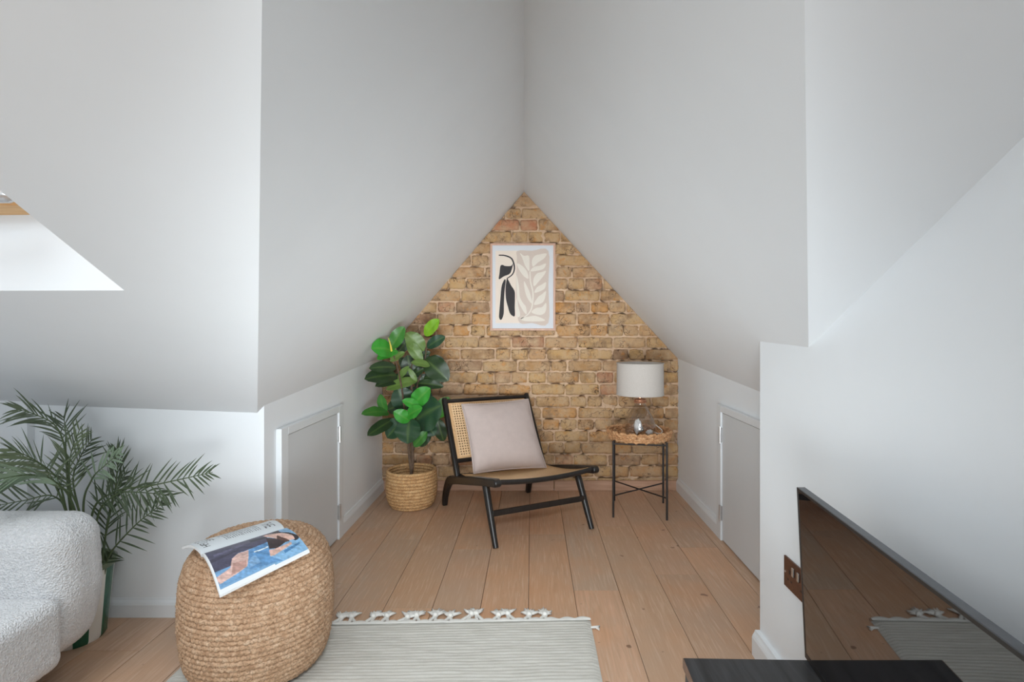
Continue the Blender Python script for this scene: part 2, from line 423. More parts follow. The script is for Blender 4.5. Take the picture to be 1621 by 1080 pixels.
# walls
def wallpoly(name, pts, **k):
    m2 = MB(); m2.add(pts, [tuple(range(len(pts)))]); return struct(name, m2, paint, smooth=False, recalc=False, **k)
wallpoly('wall_left', [(XL, YF, 0), (XL, YB+.02, 0), (XL, YB+.02, zL(XL, YB+.02)), (XL, YF, zL(XL, YF))])
wallpoly('wall_right', [(XR, YB+.02, 0), (XR, YN, 0), (XR, YN, zR(XR, YN)), (XR, YB+.02, zR(XR, YB+.02))])
wallpoly('wall_front', [(XW, YF, 0), (XL, YF, 0), (XL, YF, zL(XL, YF)), (-.985, YF, zM(-.985, YF)), (XW, YF, zM(XW, YF))])
wallpoly('wall_right', [(XN, YN, 0), (XN, YBK, 0), (XN, YBK, zB(XN, YBK)), (XN, YK, zM(XN, YK)), (XN, 1.447, zR(XN, 1.447)), (XN, YN, zR(XN, YN))])
wallpoly('wall_right', [(XN, YN, 0), (XR, YN, 0), (XR, YN, zR(XR, YN)), (XN, YN, zR(XN, YN))])
wallpoly('wall_left', [(XW, YBK, 0), (XW, YF, 0), (XW, YF, zM(XW, YF)), (XW, YK, zM(XW, YK)), (XW, YBK, zB(XW, YBK))])
o4 = [Vector((XW, YBK, 0)), Vector((XN, YBK, 0)), Vector((XN, YBK, zB(XN, 0))), Vector((0, YBK, ZK)), Vector((XW, YBK, zB(XW, 0)))]
h4 = [Vector((GX0, YBK, GZ0)), Vector((GX0, YBK, GZ1)), Vector((GX1, YBK, GZ1)), Vector((GX1, YBK, GZ0))]
m2 = MB(); m2.add(o4 + h4, [tuple(t) for t in tessellate_polygon([[Vector((p.x, p.z, 0)) for p in l] for l in (o4, h4)])])
struct('wall_rear', m2, paint, smooth=False)
mb = MB(); xb = -1.782; yb = YF-.03
mb.add([(XW, yb, 0), (xb, yb, 0), (xb, YF, 0), (XW, YF, 0), (XW, yb, zM(XW, yb)), (xb, yb, zM(xb, yb)), (xb, YF, zM(xb, YF)), (XW, YF, zM(XW, YF))],
       [(0,1,5,4), (1,2,6,5)])
struct('trim_1', mb, paint, smooth=False)

# roof window reveals, frame and pane
def ring_at(dz, inset): return [Vector((x, y, zM(x, y)+dz)) for x, y in ((HX0+inset, HY0+inset), (HX0+inset, HYL-inset), (HX1-inset, HY1-inset), (HX1-inset, HY0+inset))]
win = empty('window_1', ((HX0+HX1)/2, (HY0+HY1)/2, zM(-1.3, .7))); win['kind'] = 'structure'
a_, b_ = ring_at(0, 0), ring_at(.185, 0); mb = MB(); mb.add(a_+b_, [(i, (i+1) % 4, 4+(i+1) % 4, 4+i) for i in range(4)])
mk('window_reveal', mb, paint, win, smooth=False)
def ringframe(lo, hi, ins):
    m2 = MB(); a, b, c, d = ring_at(lo, 0), ring_at(lo, ins), ring_at(hi, 0), ring_at(hi, ins)
    m2.add(a+b+c+d, [f for i in range(4) for f in ((i, (i+1) % 4, 4+(i+1) % 4, 4+i), (4+i, 4+(i+1) % 4, 12+(i+1) % 4, 12+i), (8+i, 8+(i+1) % 4, 12+(i+1) % 4, 12+i), (i, (i+1) % 4, 8+(i+1) % 4, 8+i))]); return m2
mk('window_frame', ringframe(.172, .20, .028), pine_m, win, smooth=False)
sash = mk('window_sash', ringframe(.198, .26, .06), pine_m, win, smooth=False, bevel=.004)
mb = MB(); mb.add(ring_at(.235, .055), [(0, 1, 2, 3)]); mk('window_pane', mb, pane_m, sash, smooth=False)
mb = MB(); hy = HY1-.075
hz = zM(-1.1, hy)+.150; mb.tube([(-1.088, hy, hz), (-1.10, hy, hz), (-1.55, hy, hz)], [.010, .017, .017], 14); mb.tube([(-1.2, hy, hz), (-1.2, hy, hz+.06)], .008, 8); mb.tube([(-1.5, hy, hz), (-1.5, hy, hz+.06)], .008, 8); mk('window_handle', mb, steel_m, sash)
wn = empty('window_2', ((GX0+GX1)/2, YBK, GZ0)); wn['kind'] = 'structure'  # unseen rear glazing, put in to let light through to the alcove
for (a, b, c, d) in [(GX0, GX1, GZ0, GZ0+.06), (GX0, GX1, GZ1-.06, GZ1)] + [(x-.03, x+.03, GZ0+.06, GZ1-.06) for x in (GX0+.03, GX0+.93, GX1-.93, GX1-.03)]:
    mb = MB(); mb.box((a, YBK-.06, c), (b, YBK+.005, d)); mk('window_frame', mb, gloss_paint, wn, smooth=False, bevel=.003)
for k in range(3):
    x0 = GX0+.06+k*.9167*.98; mb = MB(); mb.add([(GX0+.03+.9*k, YBK-.03, GZ0+.05), (GX0+.93+.9*k, YBK-.03, GZ0+.05), (GX0+.93+.9*k, YBK-.03, GZ1-.05), (GX0+.03+.9*k, YBK-.03, GZ1-.05)], [(0, 1, 2, 3)]); mk('window_pane', mb, pane_m, wn, smooth=False)

# floor: dark subfloor and one object per plank
mb = MB(); mb.add([(XW, YBK, -.012), (XR, YBK, -.012), (XR, YB+.02, -.012), (XW, YB+.02, -.012)], [(0, 1, 2, 3)])
floor = struct('floor', mb, gap_m, smooth=False)
PW = .1775
joints = {-2: [2.60, 1.25], -1: [2.78, 1.1], 0: [2.79, 1.35], 1: [2.19, .6], 2: [2.9, 1.45], 3: [2.33, .9], 4: [2.62, 1.0], -3: [2.05, .8], -4: [2.72, 1.5], -5: [2.21, .7], -6: [1.72], -7:[1.45], -8:[1.78]}
for k in range(-14, 6):
    x0 = max(-.0126 + PW*k, XW); x1 = min(-.0126 + PW*(k+1), XR)
    if x1 - x0 < .02: continue
    ys = [YB if x0 > XL-.15 else YF] + joints.get(k, [1.6 - .37*(k % 3)])
    while ys[-1] > YBK+1.9: ys.append(ys[-1] - R.uniform(1.2, 1.8))
    ys.append(YBK)
    for y1, y0 in zip(ys[:-1], ys[1:]):
        g = .0010; mb = MB(); mb.box((x0+g, y0+g*.5, -.012), (x1-g, y1-g*.5, R.uniform(-.0004, 0)))
        mk('floor_plank', mb, plank_m, floor, smooth=False, loc=((x0+x1)/2, (y0+y1)/2, 0))

# ------------------------------------------------------------------ brick gable wall: mortar bed and one object per brick
def inside(x, z, m=0.0):
    return XL-.01 <= x <= XR+.01 and z <= min(zL(x, YB), zR(x, YB)) + m
mb = MB(); NX, NZ = 190, 192
def mort(a, b):
    x = XL-.01 + (XR-XL+.02)*a; top = min(zL(x, YB), zR(x, YB)) + .01; z = top*b
    n = nz((x, 0, z), 9, 2); h = nz((x, 0, z), 23, 7)
    y = YB + .0035 + .0055*n + .003*nz((x, 0, z), 60)
    if h > .22: y += min(.06, (h-.22)*.5)
    return Vector((x, y, z))
mb.grid(mort, NX, NZ)
wb = struct('wall_back', mb, mortar_m, auto=0)
course = .0752; z = .008; row = 0
while z < 1.90:
    hgt = course - R.uniform(.0075, .0115)
    x = XL - R.uniform(.0, .16); hd = row % 2
    while x < XR:
        ln = R.choice([.205, .212, .218]) if not (hd and R.random() < .62 or R.random() < .16) else R.uniform(.09, .112)
        x1 = x + ln
        zc = z + hgt/2
        lo, hi = max(x, XL+.002), min(x1, XR-.002)
        if hi - lo > .02 and inside((lo+hi)/2, z+.012) or (hi-lo > .02 and (inside(lo, z) or inside(hi, z))):
            # uneven outline
            nx, nzv = (13, 5) if ln > .15 else (7, 5)
            bm = bmesh.new(); sd = R.uniform(0, 90); tx, tz = R.uniform(-.004, .004), R.uniform(-.003, .003); prd = R.uniform(.0015, .0065)
            dz = R.uniform(-.002, .002); rot = R.uniform(-.008, .008)
            vv = []
            for i in range(nx+1):
                col_ = []
                for j in range(nzv+1):
                    a, b = i/nx, j/nzv
                    xx = lo + (hi-lo)*a; zz = z + hgt*b + dz
                    e = min(min(a, 1-a)*(hi-lo), min(b, 1-b)*hgt)
                    edge = (i in (0, nx)) or (j in (0, nzv)); corner = (i in (0, nx)) and (j in (0, nzv))
                    if edge:
                        s = .0055*nz((xx*9, 1, zz*9), 9, sd)
                        cx, cz = (lo+hi)/2, z+hgt/2
                        if i in (0, nx): xx += s + (.003 if i == 0 else -.003)*(1 if corner else 0)
                        if j in (0, nzv): zz += s*.8 + (.0025 if j == 0 else -.0025)*(1 if corner else 0)
                    zz += rot*(xx-(lo+hi)/2)
                    yy = YB - prd + tx*(a-.5) + tz*(b-.5) + .0045*nz((xx, 3, zz), 26, sd) + (.0035 if edge else 0)
                    col_.append(bm.verts.new((xx, yy, zz)))
                vv.append(col_)
            for i in range(nx):
                for j in range(nzv): bm.faces.new((vv[i][j], vv[i+1][j], vv[i+1][j+1], vv[i][j+1]))
            be = [e for e in bm.edges if e.is_boundary]
            ret = bmesh.ops.extrude_edge_only(bm, edges=be)
            for v in [g for g in ret['geom'] if isinstance(g, bmesh.types.BMVert)]: v.co.y = YB + .02
            for no, p in ((Vector((-1.165, 0, 1)), Vector((xr(YB), YB, zr(YB)))), (Vector((1.086, 0, 1)), Vector((xr(YB), YB, zr(YB))))):
                gm = bm.verts[:] + bm.edges[:] + bm.faces[:]
                bmesh.ops.bisect_plane(bm, geom=gm, plane_co=p - no.normalized()*.002, plane_no=no.normalized(), clear_outer=True)
            if len(bm.faces) > 2:
                base = Vector(((lo+hi)/2, YB, zc)); bmesh.ops.translate(bm, verts=bm.verts, vec=-base)
                bmesh.ops.recalc_face_normals(bm, faces=bm.faces)
                me = bpy.data.meshes.new('brick'); bm.to_mesh(me); me.materials.append(brick_m)
                me.polygons.foreach_set('use_smooth', [True]*len(me.polygons))
                o = bpy.data.objects.new('brick', me); C.objects.link(o); o.parent = wb; o.location = base
            bm.free()
        x = x1 + R.uniform(.005, .011)
    z += course; row += 1
# oak skirting in two lengths under the bricks
for a, b in ((XL, .14), (.143, XR)):
    mb = MB(); mb.box((a+.001, YB-.02, 0), (b-.001, YB+.01, .062)); s = struct('baseboard_back', mb, oak_skirt, smooth=False, bevel=.002)

# white skirtings
def skirt(name, p0, p1, nrm, h=.078, t=.018, ends=0):
    """moulded profile swept from p0 to p1, standing off along nrm"""
    p0 = Vector(p0); p1 = Vector(p1); n = Vector(nrm)
    prof = [(0, 0), (t, 0), (t, h-.022), (t-.003, h-.014), (t-.008, h-.006), (t-.010, h), (0, h)]
    m2 = MB(); k = len(prof); vs = [p + n*a + Vector((0, 0, b)) for p in (p0, p1) for a, b in prof]
    m2.add(vs, [(i, (i+1) % k, k+(i+1) % k, k+i) for i in range(k)] + [tuple(range(k)), tuple(range(2*k-1, k-1, -1))]); return struct(name, m2, gloss_paint, smooth=False)
skirt('baseboard_left', (XL, 2.778, 0), (XL, YB-.02, 0), (1, 0, 0))
skirt('baseboard_right', (XR, 2.765, 0), (XR, YB-.02, 0), (-1, 0, 0))
skirt('baseboard_front', (XW, YF, 0), (XL+.012, YF, 0), (0, -1, 0), h=.066, t=.011)
skirt('baseboard_near', (XN, YBK, 0), (XN, YN+.004, 0), (-1, 0, 0), t=.024)

# eaves cupboard doors
def eaves_door(num, X, s, y0, y1, dy0, dy1, ztop, hinge_y, lower):
    """s: +1 faces +x, -1 faces -x; y0..y1 outer frame, dy0..dy1 door leaf"""
    root = empty('door_%d' % num, (X, (y0+y1)/2, 0)); root['kind'] = 'structure'
    def bx(xa, xb, ya, yb_, za, zb):
        m2 = MB(); m2.box((min(X+s*xa, X+s*xb), ya, za), (max(X+s*xa, X+s*xb), yb_, zb)); return m2
    mk('door_jamb', bx(-.01, .020, y0, dy0-.003, 0, ztop+.036), gloss_paint, root, smooth=False, bevel=.002)
    mk('door_jamb', bx(-.01, .020, dy1+.003, y1, 0, ztop+.036), gloss_paint, root, smooth=False, bevel=.002)
    mk('door_head', bx(-.01, .020, dy0-.003, dy1+.003, ztop+.004, ztop+.036), gloss_paint, root, smooth=False, bevel=.002)
    mk('door_gap', bx(.0008, .0030, dy0-.004, dy1+.004, 0, ztop+.004), darkplastic, root, smooth=False)
    mk('door_leaf', bx(.0032, .012, dy0, dy1, .006, ztop), door_paint, root, smooth=False, bevel=.0015)
    for hz in (.515, .135):
        h = mk('hinge', bx(.010, .0225, hinge_y-.004, hinge_y+.020, hz-.035, hz+.035), steel_m, root, smooth=False, bevel=.001)
        m2 = MB(); m2.tube([(X+s*.023, hinge_y, hz-.040), (X+s*.023, hinge_y, hz+.040)], .0045, 10); mk('hinge_pin', m2, steel_m, h)
        for q in (-.02, .02):
            m2 = MB(); m2.tube([(X+s*.022, hinge_y+.012, hz+q), (X+s*.0235, hinge_y+.012, hz+q)], .003, 8); mk('screw', m2, steel_m, h)
    return root
eaves_door(1, XL, 1, 2.087, 2.775, 2.150, 2.712, .618, 2.713, False)
eaves_door(2, XR, -1, 2.02, 2.762, 2.06, 2.700, .622, 2.702, False)

# ------------------------------------------------------------------ sofa
sofa = empty('sofa', (-1.75, .9, 0), 'white boucle sofa with rounded arm in front of the palm', 'sofa')
def dent(p, h): return p
def soft(lo, hi, r, name, step=.008, disp=.0022, parent=sofa):
    m2 = MB(); rbox(m2, lo, hi, r, step, disp*.65, 130); return weld(mk(name, m2, boucle_m, parent, auto=0, recalc=False))
def armshape(p, h):
    # front end leans in towards the floor and bulges at mid height
    f = (p.x + h.x)/(2*h.x); k = max(0, -p.z/h.z)
    p.x -= .042*max(0, f-.5)*2*k**2
    p.x += .012*max(0, f-.5)*2*(1-abs(p.z/h.z))
    return p
mb = MB(); rbox(mb, (-2.40, 1.515, .085), (-1.293, 1.708, .492), .075, .0075, .0015, 130, taper=armshape); weld(mk('arm', mb, boucle_m, sofa, auto=0, recalc=False))
soft((-2.40, -.12, .085), (-1.300, .07, .487), .085, 'arm', .02)
soft((-2.42, .0, .10), (-2.08, 1.58, .58), .09, 'backrest', .02)
soft((-2.20, .06, .10), (-1.283, 1.535, .298), .036, 'seat_cushion', .010)
soft((-2.38, .0, .085), (-1.345, 1.56, .15), .03, 'base', .02)
for lx in (-1.62, -2.3):
    for ly in (.02, 1.60):
        mb = MB(); mb.tube([(lx, ly, 0), (lx, ly, .10)], [.016, .024], 12); mk('leg', mb, black_wood, sofa)

# ------------------------------------------------------------------ rug
RX0, RX1, RY0, RY1 = -1.068, .206, -.1, 1.935
rug = empty('rug', (-.43, 1.0, 0), 'cream ribbed wool rug with knotted fringe on the oak floor', 'rug')
def rugy(x, y): return y + .036*(x+.43)*max(0, min(1, (y-1.2)/.7))
mb = MB(); nyr = 620; nxr = 60
def rugf(a, b):
    x = RX0 + (RX1-RX0)*a; y = RY0 + (RY1-RY0)*b
    ph = y/.0155 + .35*nz((x, y, 0), 5)
    z = .008 + .0017*abs(math.sin(math.pi*ph)) + .0012*nz((x, y, 0), 60) + .0016*nz((x*.3, y, 0), 30)
    if a in (0, 1) or b == 0: z = .001
    return Vector((x + .004*nz((0, y, 0), 7), rugy(x, y), z))
mb.grid(rugf, nxr, nyr); mk('rug_pile', mb, rug_m, rug, auto=0)
NT = 23
mb = MB()
def hemf(a, b):
    x = RX0 + (RX1-RX0)*a; sc = abs(math.sin(math.pi*a*NT))
    y = RY1 - .014 + b*(.020 + .020*sc)
    return Vector((x, rugy(x, y), .0125 + .004*math.sin(math.pi*b) - .009*b*b + .001*nz((x, y, 0), 40)))
mb.grid(hemf, 270, 6); mk('hem', mb, hem_m, rug, auto=0)
def tassel(i):
    q = random.Random(i*7+1); x = RX0 + (RX1-RX0)*(i)/NT; y0 = rugy(x, RY1+.008)
    lean = q.uniform(-.5, .9); L = q.uniform(.026, .042); m2 = MB()
    kx, ky = x + lean*L, y0 + L
    for s in (-1, 1): m2.tube(spline([(x+s*.011, y0-.004, .007), (x+s*.006+lean*L*.5, y0+L*.5, .006), (kx, ky, .007)], 6), [.0065]*3+[.006]*4, 6)
    m2.tube(spline([(kx-.004, ky-.006, .007), (kx, ky, .009), (kx+.003, ky+.007, .007)], 6), [.004, .008, .011, .012, .011, .008, .004], 8)
    for k in range(34):
        an = q.uniform(-1.15, 1.15) + lean*.6; l = q.uniform(.016, .042)
        e = (kx+math.sin(an)*l, ky+.004+math.cos(an)*l, q.uniform(.002, .012))
        m2.tube([(kx, ky+.002, .007), ((kx+e[0])/2+q.uniform(-.002, .002), (ky+e[1])/2, .010), e], [.0058, .0054, .0024], 5)
    mk('tassel', m2, hem_m, rug, auto=0, recalc=False)
for i in range(1, NT-1):
    if i == NT-2: continue
    tassel(i)
mb = MB()
for k in range(9):
    an = -.2 + k*.12; mb.tube([(RX1-.004, rugy(RX1, 1.885), .006), (RX1+.012+.002*k % 3, rugy(RX1, 1.885)-.004+.001*k, .008), (RX1+.014+.012*math.cos(an*3), rugy(RX1, 1.88)+.014*math.sin(an*4), .004)], [.004, .003, .001], 5)
mk('tassel', mb, hem_m, rug, auto=0, recalc=False)

# ------------------------------------------------------------------ braided pouf
def braid_ring(mb, c, R0, z, rr, n_per=.0165, seed=0, tilt=0.0):
    n = max(24, int(2*math.pi*R0/.0045)); k = max(4, round(2*math.pi*R0/n_per)); m = 8
    vs = []; fs = []
    for i in range(n):
        q = 2*math.pi*i/n
        wob = .0012*nz((math.cos(q)*2, math.sin(q)*2, z*9+seed), 1.5)
        for j in range(m):
            ph = 2*math.pi*j/m
            b = abs(math.sin(k*q/2 + 1.0*abs(math.sin(ph/2 + tilt))*1.6 + seed))
            r = rr*(.76 + .40*b + .22*nz((math.cos(q)*R0*60, math.sin(q)*R0*60, z*60+ph*1.2), 1.0, seed)) + wob
            vs.append((c[0]+(R0+r*math.cos(ph))*math.cos(q), c[1]+(R0+r*math.cos(ph))*math.sin(q), c[2]+z+r*math.sin(ph)*1.02))
    for i in range(n):
        for j in range(m):
            fs.append((i*m+j, ((i+1) % n)*m+j, ((i+1) % n)*m+(j+1) % m, i*m+(j+1) % m))
    mb.add(vs, fs)
PC = Vector((-.828, 1.688, .020))
pouf = empty('pouf', PC, 'round braided jute pouf standing on the rug edge', 'pouf')
prof = spline([(.150, 0, .004), (.186, 0, .025), (.204, 0, .08), (.2115, 0, .16), (.211, 0, .235), (.203, 0, .297), (.184, 0, .343), (.152, 0, .371), (.11, 0, .383), (.06, 0, .388), (.008, 0, .389)], 400)
step = .0132; acc = step/2; lastp = prof[0]; cnt = 0
for p in prof[1:]:
    acc += (p-lastp).length; lastp = p
    if acc >= step and p.x > .006:
        acc = 0; mb = MB(); braid_ring(mb, PC, p.x-.006, p.z+.001, .0084, seed=cnt*1.7); mk('jute_braid', mb, jute_m, pouf, auto=0, recalc=False); cnt += 1
mb = MB(); mb.lathe([(max(0.0, p.x-.010), max(0.0, p.z-.002)) for p in prof[::8]], PC, 64); mk('core', mb, jute_m, pouf)

# ------------------------------------------------------------------ magazine on the pouf
A0 = Pz(319, 874, .432); A1 = Pz(450, 834, .436); B0 = Pz(288, 866, .405); B1 = Pz(424, 825, .405); C0 = Pz(348, 943, .372); C1 = Pz(490, 872, .402)
mag = empty('magazine', (A0+A1)/2 - Vector((0, 0, .03)), 'open magazine lying face up on the jute pouf', 'magazine')
def pip(x, y, poly):
    r = False; j = len(poly)-1
    for i in range(len(poly)):
        xi, yi = poly[i]; xj, yj = poly[j]
        if (yi > y) != (yj > y) and x < (xj-xi)*(y-yi)/(yj-yi+1e-9)+xi: r = not r
        j = i
    return r
PHOTO = [
 ((92,138,182), [(830,490),(1040,385),(1070,470),(1060,540),(1210,560),(820,690)]),
 ((122,160,196), [(860,560),(900,545),(950,610),(830,670),(820,600)]),
 ((74,72,92), [(270,420),(1190,170),(1240,250),(1050,285),(1065,380),(830,478),(700,520),(630,590),(620,670),(440,745),(380,640)]),
 ((98,96,122), [(420,520),(760,390),(780,405),(430,560)]), ((60,58,74), [(380,600),(700,470),(720,480),(400,640)]),
 ((90,86,104), [(620,420),(1000,300),(1010,315),(640,450)]), ((52,50,60), [(830,330),(1040,300),(1050,330),(850,370)]),
 ((206,172,162), [(630,590),(700,525),(820,485),(818,560),(800,660),(690,735),(500,850),(450,800),(610,690)]),
 ((178,140,130), [(640,640),(790,600),(790,665),(690,725),(620,760)]),
 ((46,40,44), [(1190,170),(1215,245),(1330,255),(1450,295),(1440,330),(1390,352),(1330,330),(1240,262),(1120,262)]),
 ((214,176,162), [(1005,285),(1060,262),(1250,258),(1370,292),(1395,335),(1340,352),(1200,352),(1060,312)]),
 ((86,58,50), [(1180,290),(1230,320),(1300,345),(1330,362),(1250,385),(1170,350)]),
 ((58,46,48), [(1040,320),(1180,345),(1270,380),(1160,455),(1065,468)]),
 ((206,168,154), [(1060,480),(1120,468),(1340,372),(1345,392),(1120,525),(1070,542)]),
 ((70,118,160), [(1230,470),(1440,360),(1450,372),(1250,490)]),
 ((214,224,226), [(880,505),(960,478),(1050,440),(1055,452),(960,492),(885,515)]),
]
CQ = [(288, 432), (1300, 148), (1548, 420), (500, 942)]
def photo_ink(u, v):
    x = (1-u)*(1-v)*CQ[0][0]+u*(1-v)*CQ[1][0]+u*v*CQ[2][0]+(1-u)*v*CQ[3][0]
    y = (1-u)*(1-v)*CQ[0][1]+u*(1-v)*CQ[1][1]+u*v*CQ[2][1]+(1-u)*v*CQ[3][1]
    if v > .955 or u < .022: return (226, 228, 230)
    if v > .90 and u < .6: return (120, 160, 196) if v < .93 else (226, 228, 230)
    c = (126, 168, 202) if u > .55 else (110, 152, 190)
    for col, poly in PHOTO:
        if pip(x, y, poly): c = col
    k = 1 + .16*noise.noise(Vector((x*.006, y*.03, 1))) + .14*noise.noise(Vector((x*.03, y*.06, 5)))
    return tuple(max(0, min(255, q*k)) for q in c)
F5 = {'T': ['11111','00100','00100','00100','00100','00100','00100'], 'H': ['10001','10001','10001','11111','10001','10001','10001'],
      'E': ['11111','10000','10000','11110','10000','10000','11111'], 'K': ['10001','10010','10100','11000','10100','10010','10001'],
      'I': ['01110','00100','00100','00100','00100','00100','01110'], 'G': ['01111','10000','10000','10111','10001','10001','01111'], ' ': ['00000']*7}
def glyphs(text, s, t, n):
    """s along the reading direction 0..1, t height 0..1 from the top"""
    k = s*n; i = int(k)
    if i < 0 or i >= len(text): return False
    f = (k-i)*6; j = int(t*7)
    return f < 5 and 0 <= j < 7 and F5[text[i]][j][int(f)] == '1'
def text_ink(u, v):
    # u runs along the spine; lines read towards the spine (v from 1 to 0), tops of letters towards u = 1
    pg = (214, 220, 224); s = 1 - v
    if .80 < u < .93:
        if glyphs('K THE', (s-.18)/.66, (.93-u)/.13, 5): return (40, 40, 44)
    elif .145 < u < .225:
        if glyphs('THE', (s-.22)/.42, (.225-u)/.08, 3): return (46, 46, 50)
    elif .055 < u < .135:
        if glyphs('HEIGH', (s-.22)/.66, (.135-u)/.08, 5): return (36, 36, 40)
    elif .30 < u < .76:
        k = (u-.30)/.0255; end = .80 if int(k) != 0 else .5
        if (k % 1) < .5 and .16 < s < end and (math.sin(s*97+int(k)*5)+math.sin(s*43+int(k)*11)) > -1.25: return (128, 132, 136)
    return pg
def page(name, P00, P10, P01, P11, arch, ink, th, nu=150, nv=110):
    """P00,P10 on the spine; P01,P11 the outer edge"""
    def top(u, v):
        p = P00*(1-u)*(1-v)+P10*u*(1-v)+P01*(1-u)*v+P11*u*v
        return p + Vector((0, 0, arch*math.sin(math.pi*min(1, v*1.0))*(1-.2*u) - .007*math.exp(-v*22)))
    m2 = MB(); m2.grid(top, nu, nv); pg = mk(name, m2, ink_m, mag, recalc=False, auto=0)
    ca = pg.data.color_attributes.new('ink', 'FLOAT_COLOR', 'CORNER'); buf = []
    for pl in pg.data.polygons:
        i, j = divmod(pl.index, nv); c = lin(*ink((i+.5)/nu, (j+.5)/nv)); buf += list(c)*pl.loop_total
    ca.data.foreach_set('color', buf)
    n2u, n2v = 16, 16; dn = Vector((0, 0, -1)); m3 = MB()
    m3.grid(lambda a, b: top(a, b)+dn*.0006, n2u, n2v); m3.grid(lambda a, b: top(a, b)+dn*th, n2u, n2v)
    for fn in (lambda a, b: top(a, 1)+dn*(.0006+(th-.0006)*b), lambda a, b: top(0, a)+dn*(.0006+(th-.0006)*b), lambda a, b: top(1, a)+dn*(.0006+(th-.0006)*b)): m3.grid(fn, 16, 2)
    mk('page_block', m3, paper_m, mag); return pg
page('text_page', A0, A1, B0, B1, .012, text_ink, .008)
page('photo_page', A0, A1, C0, C1, .014, photo_ink, .006)

# ------------------------------------------------------------------ lounge chair
Fc = Vector((.0675, 2.74, 0)); ru = Vector((.885, .466, 0)).normalized(); bv = Vector((-.466, .885, 0)).normalized()
def CP(u, v, z): return Fc + ru*u + bv*v + Vector((0, 0, z))
chair = empty('lounge_chair', CP(0, .36, 0), 'low black wooden lounge chair with woven cane seat and back', 'chair')
HW = .274
def postpt(t): return (.505+(.742-.505)*t, .20+(.622-.20)*t)
for s in (-1, 1):
    U = s*HW
    fr = lambda a, b, h: CP(h, a, b)
    poly = [(-.045, .312), (-.038, .326), (-.02, .330), (.20, .288), (.48, .226), (.575, .205), (.615, .19), (.64, .165), (.60, .150), (.50, .178), (.30, .222), (.10, .268), (-.03, .292), (-.043, .300)]
    mb = MB(); mb.prism(poly, U-.017, U+.017, fr); mk('side_rail', mb, black_wood, chair, smooth=True, bevel=.006, segs=3)
    c0 = [(.585, .185), (.635, .160), (.675, .115), (.703, .06), (.718, 0)]; wd = [.020, .024, .021, .016, .013]
    sp = spline([(a, b, 0) for a, b in c0], 16); mb = MB(); ring = []
    L_, R_ = [], []
    for i, p in enumerate(sp):
        t = (sp[min(i+1, 16)]-sp[max(i-1, 0)]).normalized(); n_ = Vector((-t.y, t.x, 0)); k = i/16*4; w_ = wd[int(min(k, 3))]*(1-(k-int(min(k, 3))))+wd[int(min(k, 3))+1]*(k-int(min(k, 3)))
        L_.append((p.x+n_.x*w_, max(0, p.y+n_.y*w_))); R_.append((p.x-n_.x*w_, max(0, p.y-n_.y*w_)))
    mb.prism(L_ + R_[::-1], U-.015, U+.015, fr); mk('leg', mb, black_wood, chair, smooth=True, bevel=.005, segs=2)
    mb = MB(); mb.tube([CP(U-s*.004, -.004, 0), CP(U-s*.006, .06, .125), CP(U-s*.01, .135, .275)], [.0135, .0165, .0185], 14); mk('leg', mb, black_wood, chair)
    a, b = postpt(-.02), postpt(1.0); mb = MB(); n_ = Vector((b[1]-a[1], -(b[0]-a[0]), 0)).normalized()
    def half(t): return .018-.004*abs(t-.3)
    pl = []
    for t in (0, .3, .6, .9, 1.0): p = postpt(t); pl.append((p[0]+n_.x*half(t), p[1]+n_.y*half(t)))
    for t in (1.0, .9, .6, .3, 0): p = postpt(t); pl.append((p[0]-n_.x*half(t), p[1]-n_.y*half(t)))
    mb.prism(pl, U*.985-.014, U*.985+.014, fr); mk('back_post', mb, black_wood, chair, smooth=True, bevel=.008, segs=3)
mb = MB(); mb.tube([CP(-HW+.02, .058, .143), CP(HW-.02, .058, .143)], .015, 4, flat=.5, up=(0, 0, 1))
mb = MB()
for (u0, u1, v0, v1, z0, z1) in ((-HW+.012, HW-.012, .050, .064, .129, .157),):
    vs = [CP(u, v, z) for z in (z0, z1) for (u, v) in ((u0, v0), (u1, v0), (u1, v1), (u0, v1))]
    mb.add(vs, [(0,3,2,1),(4,5,6,7),(0,1,5,4),(1,2,6,5),(2,3,7,6),(3,0,4,7)])
mk('stretcher', mb, black_wood, chair, smooth=False, bevel=.003)
def seatz(u, v):
    t = (v+.02)/.52; return .318 + (.226-.318)*t - .016*(1-(u/.26)**2)*(1-.3*t) - .018*math.sin(math.pi*max(0, min(1, t)))
mb = MB(); mb.tube([CP(u, -.018, seatz(u, -.02)-.006) for u in [-.262+.524*i/20 for i in range(21)]], .0125, 10, flat=.8, up=(0, 0, 1)); mk('front_rail', mb, black_wood, chair)
mb = MB(); mb.tube([CP(u, .50, seatz(u, .5)-.004) for u in [-.262+.524*i/12 for i in range(13)]], .012, 10, up=(0, 0, 1)); mk('rear_rail', mb, black_wood, chair)
def backP(u, t, off=0.0):
    p = postpt(t); bow = -.012*(1-(u/.26)**2)*0 + .010*(1-(u/.26)**2)
    return CP(u, p[0]+bow+off*.87, p[1]-off*.49)
mb = MB(); mb.tube([backP(u, .955) for u in [-.262+.524*i/16 for i in range(17)]], .0125, 10, up=(0, 0, 1)); mk('top_rail', mb, black_wood, chair)
mb = MB(); mb.tube([backP(u, .215) for u in [-.262+.524*i/16 for i in range(17)]], .0125, 10, up=(0, 0, 1)); mk('lower_rail', mb, black_wood, chair)
def ribbon(mb, pts, nrm, wdt):
    pts = [Vector(p) for p in pts]; vs = []
    for i, p in enumerate(pts):
        t = (pts[min(i+1, len(pts)-1)]-pts[max(i-1, 0)]).normalized(); sd = t.cross(nrm).normalized()*wdt/2; vs += [p-sd, p+sd]
    mb.add(vs, [(2*i, 2*i+1, 2*i+3, 2*i+2) for i in range(len(pts)-1)])
